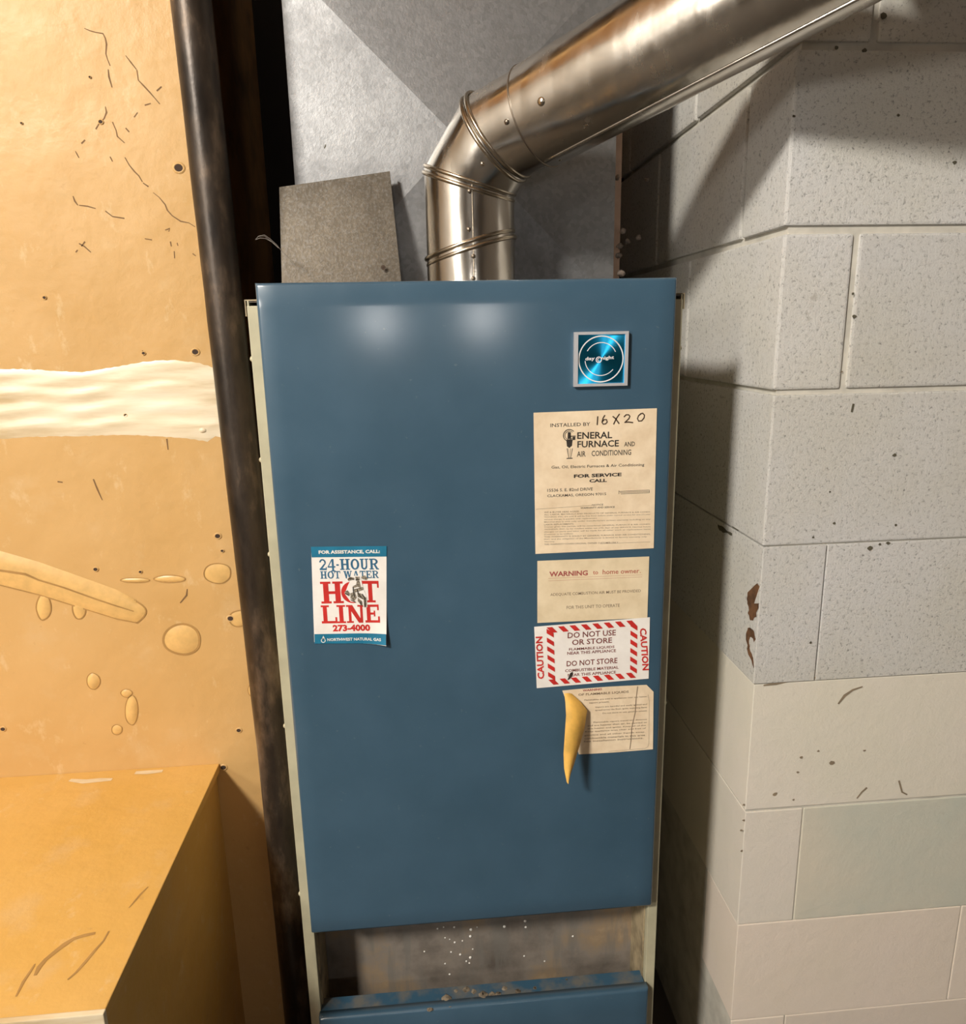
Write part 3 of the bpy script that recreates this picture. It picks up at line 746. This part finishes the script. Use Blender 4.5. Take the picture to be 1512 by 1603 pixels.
fine = ['WE & BUYER HERE AGREE:', 'ALL LABOR, MATERIALS AND PRODUCTS OF GENERAL FURNACE & AIR CONDI-', 'TIONING, INC. are sold & will be free from defects under normal service for one (1) year', 'service charge, is payable with replacement.', 'Merchandise is sold only under manufacturers written warranty including on any',
        'LABOR REPLACEMENTS.', 'Owner gives this permit, will be considered GENERAL FURNACE & AIR CONDI-', 'TIONING, INC. to be notified within ten (10) days of any SERVICE. Normal hours', 'charges on parts and labor will be made for all other work or replacement items', '(Customer to be notified.)',
        'THIS WARRANTY IS SOLELY BY GENERAL FURNACE AND AIR CONDITIONING,', 'INC. and the obligation of the Manufacturer is limited to factory warranty only.', 'Warranty.', 'THIS WARRANTY COVERS ORIGINAL OWNER CUSTOMER ONLY.']
wdt = [.33, 1, 1, .5, 1, .28, 1, 1, 1, .27, 1, .97, .1, .7]
for k, (s, wd_) in enumerate(zip(fine, wdt)):
    y = 1280 + 16.3 * k; txt(B, s, z4(134, y), z4(134 + 702 * wd_, y - 20 * wd_ * .95), 2.5, .01)
B.add(*evenrib(zp([(505, 1482), (835, 1470)]), .0004, NY)); B.add(*evenrib(zp([(80, 1254), (230, 1244), (450, 1228)]), .0004, NY))
tag(B.build('fine_print', 'ink_faint', L1), kind='stuff')
B = Bag()
def pen(L, w_=.0016): B.add(*evenrib(zp(L, .0008), w_, NY))
pen([(488, 640), (486, 670), (484, 698)]); pen([(535, 632), (522, 655), (516, 680), (524, 692), (540, 690), (550, 678), (546, 662), (530, 662), (518, 676)])
pen([(586, 640), (605, 655), (630, 690)]); pen([(632, 624), (610, 655), (592, 694)])
pen([(660, 645), (675, 630), (692, 630), (700, 640), (694, 655), (676, 672), (664, 680), (690, 678), (722, 682)])
pen([(775, 622), (758, 635), (750, 655), (758, 672), (778, 670), (794, 650), (796, 632), (785, 620), (768, 624)])
B.build('handwriting', 'ink_pen', L1)
# --- label 2: warning to the home owner
L2 = sheet_grid('paper_label', ((841, 878), (1016, 871), (1013, 967), (841, 975)), 'paper2', 'tan label reading WARNING to home owner in faded red, just above the striped label')
def z5(x, y): return (820 + x / 4.22, 860 + y / 4.22)
B = Bag(); txt(B, 'WARNING', z5(168, 181), z5(422, 172), 8, .03); B.build('lettering', 'red_dark', L2)
B = Bag(); txt(B, 'to', z5(456, 166), z5(490, 165), 5.6, .012); txt(B, 'home owner', z5(520, 165), z5(762, 157), 7.5, .01); txt(B, '.', z5(766, 156), z5(772, 156), 1.4); tag(B.build('lettering', 'red_faded', L2), kind='stuff'); B = Bag()
B.add(*evenrib([dp(*z5(162, 192), .0006), dp(*z5(780, 168), .0006)], .0003, NY)); B.add(*evenrib([dp(*z5(162, 208), .0006), dp(*z5(780, 182), .0006)], .0003, NY))
B.build('underline', 'red_faded', L2)['kind'] = 'stuff'
B = Bag(); txt(B, 'ADEQUATE COMBUSTION AIR MUST BE PROVIDED', z5(175, 312), z5(772, 286), 5.2, .008); txt(B, 'FOR THIS UNIT TO OPERATE', z5(282, 395), z5(632, 380), 5, .006)
tag(B.build('fine_print', 'ink_faint', L2), kind='stuff')
# --- label 3: striped caution label
L3 = sheet_grid('caution_label', ((836, 981), (1017, 966), (1015, 1062), (840, 1077)), 'white_paper', 'white CAUTION label with a red candy-striped border', off=.0004)
tl, tr, br, bl = [dp(*p, .0011) for p in ((836, 981), (1017, 966), (1015, 1062), (840, 1077))]
def q3(u, v): return tl.lerp(tr, u).lerp(bl.lerp(br, u), v)
U0, U1, V0, V1 = .105, .893, .03, .97; bu, bv = .06, .09
B = Bag()
n = 8
for k in range(n):        # top and bottom bars of slanted stripes
    a_ = U0 + (U1 - U0) * k / n; w_ = (U1 - U0) / n
    for va, vb in ((V0, V0 + bv), (V1 - bv, V1)):
        B.add([q3(a_, va), q3(a_ + w_ * .5, va), q3(a_ + w_ * .95, vb), q3(a_ + w_ * .45, vb)], [(0, 1, 2, 3)])
n = 6
for k in range(n):
    a_ = V0 + .02 + (V1 - V0 - .1) * k / n; w_ = (V1 - V0 - .08) / n
    for ua, ub in ((U0, U0 + bu), (U1 - bu, U1)):
        B.add([p_ + Vector((0, -.00004 - .00001 * k, 0)) for p_ in (q3(ua, a_), q3(ub, a_ + w_ * .55), q3(ub, a_ + w_ * 1.05), q3(ua, a_ + w_ * .5))], [(0, 1, 2, 3)])
vtxt(B, 'CAUTION', z5(135, 855), z5(122, 575), 10.5, True, .03, .0011); vtxt(B, 'CAUTION', z5(764, 522), z5(783, 800), 10.5, False, .03, .0011)
B.build('striped_border', 'red', L3)
B = Bag()
for s, A_, B_, h in (('DO NOT USE', (289, 588), (607, 568), 9), ('OR STORE', (318, 633), (582, 617), 8.5), ('DO NOT STORE', (282, 774), (617, 751), 8.5)):
    if s == 'DO NOT STORE': B.build('lettering', 'brown_ink', L3); B = Bag()
    txt(B, s, z5(*A_), z5(*B_), h, .014, .0009)
B.build('lettering', 'brown_ink', L3)
B = Bag()
for s, A_, B_, h in (('FLAMMABLE LIQUIDS', (298, 672), (598, 654), 4.6), ('NEAR THIS APPLIANCE', (286, 697), (608, 678), 4.6), ('COMBUSTIBLE MATERIAL', (272, 812), (625, 788), 4.4), ('NEAR THIS APPLIANCE', (290, 841), (608, 820), 4.4)):
    txt(B, s, z5(*A_), z5(*B_), h, .016, .0009)
tag(B.build('fine_print', 'brown_ink', L3), kind='stuff')
B = Bag(); B.add([dp(*z5(*p), .0013) for p in ((322, 808), (305, 818), (296, 842), (287, 864), (300, 858), (316, 842), (323, 824))], [tuple(range(7))]); B.build('ink_blot', 'ink', L3)
# --- label 4: torn label with hanging flap
P4 = [(880, 1081), (900, 1079), (950, 1075), (1012, 1072), (1023, 1083), (1022.5, 1130), (1022, 1173), (960, 1178), (906, 1181), (903, 1170), (907, 1140), (912, 1118), (900, 1102), (885, 1094)]
V = [dp(x, y, .0003 + .00025) for x, y in P4] + [dp(x, y, .0) for x, y in P4]; n = len(P4)
c0 = dp(965, 1125, .0005); c1_ = dp(965, 1125, 0.); V += [c0, c1_]
Fc = [(k, (k + 1) % n, 2 * n) for k in range(n)] + [(n + k, 2 * n + 1, n + (k + 1) % n) for k in range(n)] + [(k, n + k, n + (k + 1) % n, (k + 1) % n) for k in range(n)]
L4 = tag(mesh('torn_label', V, Fc, 'paper'), 'torn cream label with a curled yellow flap hanging off its left side', 'label')
lf = [(883, 1085), (885, 1100), (886, 1120), (884, 1150), (882, 1180), (883, 1203), (887, 1224)]
rt = [(893, 1084), (908, 1098), (919, 1112), (915, 1140), (908, 1165), (899, 1195), (889.5, 1223)]
yl = [.0008, .010, .020, .028, .033, .036, .038]; yr = [.0008, .004, .008, .014, .022, .030, .037]
V, Fc = [], []
for k in range(7):
    a_, b_ = at(*lf[k], FY - yl[k]), at(*rt[k], FY - yr[k])
    for j in range(6):
        u = j / 5; p = a_.lerp(b_, u); p.y -= .006 * math.sin(math.pi * u) * (1 if 0 < k else 0); V.append(p)
T = len(V); V += [v + Vector((.0001, .0004, 0)) for v in V]
for k in range(6):
    for j in range(5): q = k * 6 + j; Fc += [(q, q + 1, q + 7, q + 6), (T + q, T + q + 6, T + q + 7, T + q + 1)]
fl = mesh('curled_flap', V, Fc, 'flap', L4, True); fl['label'] = 'curled yellow flap'
B = Bag(); txt(B, 'WARNING', z5(388, 940), z5(515, 930), 3.4, .03, .0008); B.build('lettering', 'red_dark', L4)
B = Bag()
txt(B, 'OF FLAMMABLE LIQUIDS', z5(360, 971), z5(692, 950), 4.2, .016, .0008)
for s, x0, x1, y in (('Flammables are sold in appliances near any heater', 400, 815, 1003), ('vapors present.', 430, 565, 1022), ('Vapors are harmful and easily ignited and', 470, 812, 1050), ('spread across the floor, ignite, exploding flame', 470, 812, 1070), ('Do not store or use, gasoline solvent', 520, 812, 1090),
                     ('Flammable vapors travel any distance', 460, 812, 1150), ('and are heavier than air, be carried to', 420, 812, 1172), ('this heater and ignite. Keep all of the', 420, 805, 1192), ('Keep appliance area clear and free of', 405, 805, 1212), ('gasoline and all other liquids away,', 400, 800, 1236), ('combustible materials in this area', 400, 800, 1256), ('See installation instructions.', 395, 790, 1275)):
    txt(B, s, z5(x0, y), z5(x1, y - (x1 - x0) * .06), 2.7, .006, .0008)
B.add(*evenrib([dp(*z5(x, y), .0007) for x, y in ((820, 960), (828, 1000), (826, 1280), (818, 1305), (800, 1315), (560, 1335))], .0004, NY))
B.add(*evenrib([dp(*z5(x, y), .0007) for x, y in ((752, 905), (742, 980), (735, 1080), (712, 1180), (708, 1260), (700, 1320))], .0012, NY))
tag(B.build('fine_print', 'ink_faint', L4), kind='stuff')
# --- label 5: hot line sticker
L5 = sheet_grid('hot_line_sticker', ((487, 856), (605, 855), (605, 1008), (492, 1005)), 'white_paper', 'red, white and blue 24-HOUR HOT WATER HOT LINE sticker',
                world_curl=True)
s6 = 8.906
def z6(x, y): return (470 + x / s6, 840 + y / s6)
def q6(L, off=.0008): return [dp(*z6(*p), off) for p in L]
def curlfix(o):       # print follows the lifted corner of the sticker
    for v in o.data.vertices:
        c_ = curlf(v.co.x, v.co.z); v.co.y -= c_ + min(.0008, c_ * .3)
    return o
def grid6(a, b, c_, d, nx=16):
    V, Fc = [], []
    for i in range(nx + 1):
        u = i / nx
        for p0, p1 in ((a, b), (d, c_)): V.append(dp(*z6(p0[0] + (p1[0] - p0[0]) * u, p0[1] + (p1[1] - p0[1]) * u), .0008))
    for i in range(nx): Fc.append((2 * i, 2 * i + 2, 2 * i + 3, 2 * i + 1))
    return V, Fc
for g_ in (((148, 142), (1204, 132), (1204, 278), (158, 290)), ((196, 1360), (1196, 1342), (1198, 1488), (200, 1492))):
    B = Bag(); B.add(*grid6(*g_)); curlfix(B.build('teal_band', 'teal', L5))
B = Bag(); txt(B, 'FOR ASSISTANCE, CALL:', z6(258, 252), z6(1112, 240), 6.6, .045, .0011); curlfix(B.build('white_lettering', 'white_ink', L5)); B = Bag(); txt(B, 'NORTHWEST NATURAL GAS', z6(378, 1458), z6(1128, 1442), 4.6, .03, .0011)
curlfix(B.build('white_lettering', 'white_ink', L5)); B = Bag(); B.add(*ring(dp(*z6(322, 1445)), .0026, .0010, FY - .0017, 0, 360, 16)); B.add(q6([(322, 1380), (300, 1430), (346, 1430)], .0011), [(0, 1, 2)])
curlfix(B.build('flame_mark', 'white_ink', L5))
B = Bag()
slab(B, '24-HOUR', z6(272, 468), z6(1098, 458), 17.3, [.8, .85, .35, 1.1, .95, .95, 1.05]); slab(B, 'HOT WATER', z6(283, 588), z6(1096, 578), 11.8, [1, .95, .9, .3, 1.3, 1, .85, .85, 1])
curlfix(B.build('blue_lettering', 'navy', L5))
B = Bag()
slab(B, 'H', z6(296, 935), z6(608, 928), 34.3); slab(B, 'T', z6(862, 918), z6(1106, 918), 34); slab(B, 'O', z6(580, 930), z6(900, 925), 34)
slab(B, 'L', z6(302, 1212), z6(520, 1208), 28.4); slab(B, 'I', z6(520, 1208), z6(640, 1206), 28.4); slab(B, 'N', z6(652, 1204), z6(905, 1200), 28); slab(B, 'E', z6(910, 1198), z6(1112, 1194), 28)
txt(B, '273-4000', z6(456, 1326), z6(978, 1316), 10.8, .05)
curlfix(B.build('red_lettering', 'red', L5))
# printed running figure over the O
B = Bag()
W_ = [(660, 690), (720, 560), (760, 545), (830, 545), (850, 600), (870, 690), (885, 740), (930, 860), (935, 985), (885, 985), (850, 900), (790, 920), (700, 905), (615, 790), (640, 745)]
B.add(q6(W_, .0010), [tuple(range(len(W_)))]); B.build('figure_ground', 'white_paper', L5)
B = Bag()
for L in ([(765, 560), (825, 560), (830, 600), (815, 620), (775, 615)], [(785, 620), (825, 620), (850, 720), (800, 700), (730, 720), (735, 690), (780, 670)], [(660, 590), (690, 560), (755, 575), (750, 600), (700, 610), (670, 620)],
          [(850, 560), (900, 540), (940, 580), (915, 605), (860, 590)], [(730, 740), (800, 720), (870, 700), (880, 740), (830, 760), (760, 780)], [(700, 790), (760, 770), (790, 850), (750, 900), (700, 860)],
          [(620, 760), (660, 750), (700, 800), (680, 830), (625, 800)], [(790, 780), (840, 790), (920, 850), (925, 980), (890, 985), (880, 880), (800, 840)], [(800, 850), (860, 900), (870, 960), (850, 960), (800, 900)]):
    B.add(q6(L, .0013), [tuple(range(len(L)))])
B.build('figure', 'figure', L5)['label'] = 'small grey figure printed over the letter O'
B = Bag()
for L in ([(770, 600), (820, 600)], [(735, 700), (740, 770), (760, 850)], [(790, 730), (810, 800), (850, 850)], [(860, 800), (900, 860), (905, 980)], [(660, 600), (700, 575), (750, 600)], [(620, 790), (680, 820)], [(700, 880), (770, 915)], [(830, 900), (850, 960)]):
    B.add(*evenrib(q6(L, .0016), .0012, NY))
B.build('figure_outline', 'ink', L5)

# ================================================================= PLENUM
PY = 1.232
px0, px1 = -.1775, .3200; pz0 = CT + .0008; pz1 = EYE + .76
pl = empty('plenum', ((px0 + px1) / 2, 1.4, CT), 'galvanised sheet-metal plenum with diagonal creases standing on the furnace', 'plenum')
zc = at(711, 222, PY).z; zb = CT + .002; zt = zc + (px1 - px0) / 2 * .98
cxm = (px0 + px1) / 2; DEP = .022
A = [(px0, PY, zb), (px1, PY, zb), (px1, PY, zt), (px0, PY, zt)]; ap = (cxm, PY - DEP, zc)
for i, nm in enumerate(('bottom', 'right', 'top', 'left')):
    a_, b_ = Vector(A[i]), Vector(A[(i + 1) % 4]); V = [a_, b_, Vector(ap)]
    V += [v + Vector((0, .0012, 0)) for v in V]
    mesh('creased_panel', V, [(0, 1, 2), (5, 4, 3), (0, 3, 4, 1), (1, 4, 5, 2), (2, 5, 3, 0)], 'galv', pl)
box('front_panel', (px0, PY - .0004, zt), (px1, PY + .0012, pz1), 'galv', pl)
box('side_panel', (px0, PY + .0014, pz0), (px0 + .0015, 1.50, pz1), 'galv', pl)
box('side_panel', (px1 - .0015, PY + .0014, pz0), (px1, 1.50, pz1), 'galv', pl)
B = Bag(); c = at(654, 155, PY - .006); B.add(*sphere(c, .0022, (0, 1, 0), 8, 5)); B.build('screw', 'rivet', pl)
B = Bag(); z7 = lambda x, y: (270 + x / 3.36, y / 3.36)
for L in ([(818, 692), (812, 708), (820, 718)], [(820, 748), (808, 762), (798, 780)], [(858, 672), (880, 705), (888, 725)]): B.add(*ribbon([at(*z7(x, y), PY - .0045) for x, y in L], .0018, NY))
B.build('scratches', 'mark', pl)
# raw lath and droppings beside the plenum
tag(box('lath', (px1 + .004, 1.262, CT + .002), (px1 + .018, 1.285, EYE + .40), 'pinkwood', None, .001), 'thin pinkish raw wooden lath upright behind the right edge of the plenum', 'lath')
B = Bag()
def lump(c, r, seed):
    rr = random.Random(seed); V, Fc = sphere(c, r * .75, (0, 0, 1), 9, 6, .8)
    return [v + Vector((rr.uniform(-1, 1), rr.uniform(-1, 1), rr.uniform(-1, 1))) * r * .18 for v in V], Fc
for i, (x, y, r) in enumerate(((975, 362, .007), (982, 378, .006), (970, 385, .007), (999, 372, .006), (968, 400, .007), (972, 428, .009), (1012, 282, .004), (966, 278, .006))):
    V, Fc = lump(at(x, y, 1.235), r, i); V = [Vector((max(v[0], px1 + .0005), v[1], v[2])) for v in V]; B.add(V, Fc)
B.build('mortar_lumps', 'lint', pl, True)['kind'] = 'stuff'

# ================================================================= LEANING SHEET
TL, TR, BR, BL = at(437, 293, 1.196), at(610, 268, 1.196), at(628, 440, 1.170), at(441, 440, 1.170)
pn = (TR - TL).cross(BR - TL); e_ = Vector((0, 0, EYE)); v_ = BL - e_
BL = e_ + v_ * ((TL - e_).dot(pn) / v_.dot(pn))          # fourth corner in the plane of the other three
def down(T_, B_): d = B_ - T_; return T_ + d * ((T_.z - CT - .001) / (T_.z - B_.z))
BL2, BR2 = down(TL, BL), down(TR, BR)
nn = (TR - TL).cross(BL2 - TL).normalized()
if nn.y < 0: nn = -nn
ls = empty('metal_sheet', (BL2 + BR2) / 2, 'dull brown sheet-metal offcut leaning on the plenum behind the furnace door', 'metal sheet')
V = [TL, TR, BR2, BL2]; V += [v + nn * .0012 for v in V]
mesh('plate', V, [(0, 1, 2, 3), (7, 6, 5, 4), (0, 4, 5, 1), (1, 5, 6, 2), (2, 6, 7, 3), (3, 7, 4, 0)], 'galv_old', ls)
V = [TR, BR2, BR2 + nn * .007, TR + nn * .007]; V += [v + Vector((-.0012, 0, 0)) for v in V]
mesh('folded_edge', V, [(0, 1, 2, 3), (7, 6, 5, 4), (0, 4, 5, 1), (1, 5, 6, 2), (2, 6, 7, 3), (3, 7, 4, 0)], 'galv_old', ls)
B = Bag(); hc = at(600, 419, 1.168); B.add(*ring(hc, .0028, .0012, hc.y - .0012, 0, 360, 14)); V, Fc = ring(hc, .001, .002, hc.y - .001, 0, 360, 10); B.add(V, Fc)
B.build('nail_hole', 'hole', ls)

# ================================================================= FLUE PIPE
RP = .0645; PYC = 1.14
V0 = Vector((.0782 * 1.14 / 1.085 + .0002, PYC, 0))
d2 = Vector((1, -.88, .355)).normalized()
hb1, hb2, hb3, hb4 = [EYE + z for z in (.123, .212, 0, 0)]
fp = empty('flue_pipe', (V0.x, PYC, CT), 'shiny metal flue pipe with a segmented elbow rising from the furnace', 'flue pipe')
def dirmix(t): return (Vector((0, 0, 1)) * (1 - t) + d2 * t).normalized()
Sx = Vector((.186, 1.14 - .02, EYE + .3035))
c1 = Vector((V0.x, PYC, EYE + .1235)); c2 = Vector((V0.x, PYC, EYE + .2125))
dA = dirmix(.42)
c4 = at(842, 182, 1.075); c3 = at(778, 215, 1.112)
def cyl_between(p, npn, q, nq, r0, r1, name, m='flue', seg=64, steps=8, cap0=False, cap1=False):
    """gore: cylinder along q-p, its ends cut by planes (p,npn) and (q,nq)"""
    ax = (q - p).normalized(); a = Vector((0, 1, 0)); a = (a - ax * a.dot(ax)).normalized(); b = ax.cross(a)
    V, Fc = [], []
    for i in range(steps + 1):
        for k in range(seg):
            t = 2 * math.pi * k / seg; o_ = a * math.cos(t) + b * math.sin(t)
            s0 = -(o_ * r0).dot(npn) / ax.dot(npn); s1_ = (q - p).length - (o_ * r1).dot(nq) / ax.dot(nq)
            f = i / steps; V.append(p + o_ * (r0 + (r1 - r0) * f) + ax * (s0 + (s1_ - s0) * f))
    for i in range(steps):
        for k in range(seg): k2 = (k + 1) % seg; Fc.append((i * seg + k, i * seg + k2, (i + 1) * seg + k2, (i + 1) * seg + k))
    return mesh(name, V, Fc, m, fp, True)
def bead(p, nrm, r, name='seam_bead', off=0., br=.0030):
    """rolled bead: ring of ellipse where the plane cuts the pipe"""
    nrm = nrm.normalized(); a = nrm.orthogonal().normalized(); b = nrm.cross(a)
    # two parallel rolls
    Bg = Bag()
    for dd in (-br * 1.5, br * 1.5):
        V, Fc = [], []; N_, K_ = 64, 8
        for i in range(N_):
            t = 2 * math.pi * i / N_; o_ = a * math.cos(t) + b * math.sin(t)
            # length along o_ so that point lies on cylinder of axis 'bead_axis'
            ax = bead.axis; op = o_ - ax * o_.dot(ax); L = r / op.length
            for k in range(K_):
                s = 2 * math.pi * k / K_; V.append(p + o_ * (L + math.cos(s) * br * .8) + nrm * (dd + math.sin(s) * br))
        for i in range(N_):
            for k in range(K_):
                Fc.append((i * K_ + k, ((i + 1) % N_) * K_ + k, ((i + 1) % N_) * K_ + (k + 1) % K_, i * K_ + (k + 1) % K_))
        Bg.add(V, Fc)
    return Bg.build(name, 'bead', fp, True)
UP = Vector((0, 0, 1))
n1 = Vector((-.29, .0, 1)).normalized(); 
ax3 = (c3 - c2).normalized(); ax4 = (c4 - c3).normalized()
n2 = (UP + ax3).normalized(); n3 = (ax3 + ax4).normalized()
n2 = (n2 + Vector((0.0, 0, 0))).normalized()
base_p = Vector((V0.x, PYC, CT + .0005))
cyl_between(base_p, UP, c1, n1, RP, RP, 'pipe_section', steps=3)
cyl_between(c1, n1, c2, n2, RP * .995, RP * .995, 'elbow_gore', steps=3)
cyl_between(c2, n2, c3, n3, RP, RP, 'elbow_gore', steps=3)
cyl_between(c3, n3, c4 + d2 * .012, d2, RP * .985, RP * .985, 'elbow_gore', steps=3)
bead.axis = UP; bead(c1, n1, RP); bead(c2, n2, RP); bead.axis = ax3; bead(c3, n3, RP)
end = c4 + d2 * .50
dw = Vector((.25, .85, .45)).normalized(); n5 = (d2 + dw).normalized()
cyl_between(c4, d2, end, n5, RP * 1.03, RP * 1.012, 'straight_pipe', steps=30)
cyl_between(end, n5, end + dw * ((WY - .0015 - end.y) / dw.y), Vector((0, 1, 0)), RP * 1.012, RP * 1.012, 'wall_elbow', steps=10)
V, Fc = [], []
for i in range(64):      # raw lapped edge of the straight pipe
    t = 2 * math.pi * i / 64; a_ = d2.orthogonal().normalized(); b_ = d2.cross(a_); o_ = a_ * math.cos(t) + b_ * math.sin(t)
    for k in range(6):
        q = 2 * math.pi * k / 6; V.append(c4 + o_ * (RP * 1.03 + math.cos(q) * .0010) + d2 * math.sin(q) * .0012)
for i in range(64):
    for k in range(6): Fc.append((i * 6 + k, ((i + 1) % 64) * 6 + k, ((i + 1) % 64) * 6 + (k + 1) % 6, i * 6 + (k + 1) % 6))
mesh('lapped_edge', V, Fc, 'rivet', fp, True)
# longitudinal lock seam on the straight pipe (underside) and small rivets / screws
sd = (Vector((0, 0, -1)) - d2 * Vector((0, 0, -1)).dot(d2)).normalized(); fd = (Vector((0, -1, 0)) - d2 * Vector((0, -1, 0)).dot(d2)).normalized()
def around(p, ax, ang):   # ang from camera-facing, positive upward
    f_ = (p - Vector((0, 0, EYE))); f_ = -(f_ - ax * f_.dot(ax)).normalized(); u_ = ax.cross(f_).normalized()
    if u_.z < 0 and abs(ax.z) < .9: u_ = -u_
    return f_ * math.cos(ang) + u_ * math.sin(ang)
o_ = around(c4 + d2 * .4, d2, math.radians(-52))
V, Fc = tubev([c4 + d2 * (.004 + .02 * k) + o_ * (RP * 1.012) for k in range(25)], .0030, 8); mesh('lock_seam', V, Fc, 'flue', fp, True)
f1 = (Vector((0, 0, EYE)) - c2); f1.z = 0; f1.normalize(); s1v = Vector((f1.y * -1, f1.x, 0))
o_ = (f1 + Vector((.06, 0, 0))).normalized()
V, Fc = tubev([Vector((V0.x, PYC, CT + .02 + .01 * k)) + o_ * (RP - .0006) for k in range(18)], .0012, 6); mesh('lock_seam', V, Fc, 'bead', fp, True)
def rivet(px, py, C, ax, r=.0032, m='rivet', name='rivet'):
    # meet the view line with the pipe
    ray = (at(px, py, 1.0) - Vector((0, 0, EYE))).normalized(); o0 = Vector((0, 0, EYE)) - C
    dp_ = ray - ax * ray.dot(ax); op = o0 - ax * o0.dot(ax)
    A_, B_, C_ = dp_.dot(dp_), 2 * dp_.dot(op), op.dot(op) - (RP * 1.0) ** 2
    D_ = B_ * B_ - 4 * A_ * C_
    if D_ < 0: return
    t_ = (-B_ - math.sqrt(D_)) / (2 * A_); P_ = Vector((0, 0, EYE)) + ray * t_
    q = P_ - C; nrm = (q - ax * q.dot(ax)).normalized()
    V, Fc = sphere(P_ + nrm * .0004, r, nrm, 12, 6, .55); return mesh(name, V, Fc, m, fp, True)
for x, y in ((735, 299), (734, 359), (741, 401), (741, 436)): rivet(x, y, c1, UP)
for x, y in ((793, 191), (822, 172)): rivet(x, y, c3, ax4, .0036)
rivet(755, 257, c2, ax3, .0028, 'bead'); rivet(848, 159, c4, d2, .0060, 'bead', 'screw'); rivet(876, 249, c4, d2, .0036, 'bead', 'screw')
# cobweb strands
B = Bag()
def strand(L, Y0, Y1, r=.00035):
    n = len(L); V, Fc = tubev([at(x, y, Y0 + (Y1 - Y0) * i / (n - 1)) for i, (x, y) in enumerate(L)], r, 5); B.add(V, Fc)
z3 = lambda x, y: (380 + x / 4.725, 200 + y / 4.725)
strand([z3(*p) for p in ((95, 825), (120, 800), (160, 792), (200, 820), (250, 865), (290, 915), (350, 975), (400, 1035), (460, 1100))], 1.12, 1.145)
strand([z3(*p) for p in ((95, 828), (130, 815), (170, 820), (215, 845), (265, 890))], 1.13, 1.13)
strand([z3(*p) for p in ((110, 805), (160, 800), (230, 855), (285, 905))], 1.12, 1.135)
tag(B.build('cobweb', 'web', None), 'pale cobweb strands drooping beside the leaning metal sheet', 'cobweb')['kind'] = 'stuff'
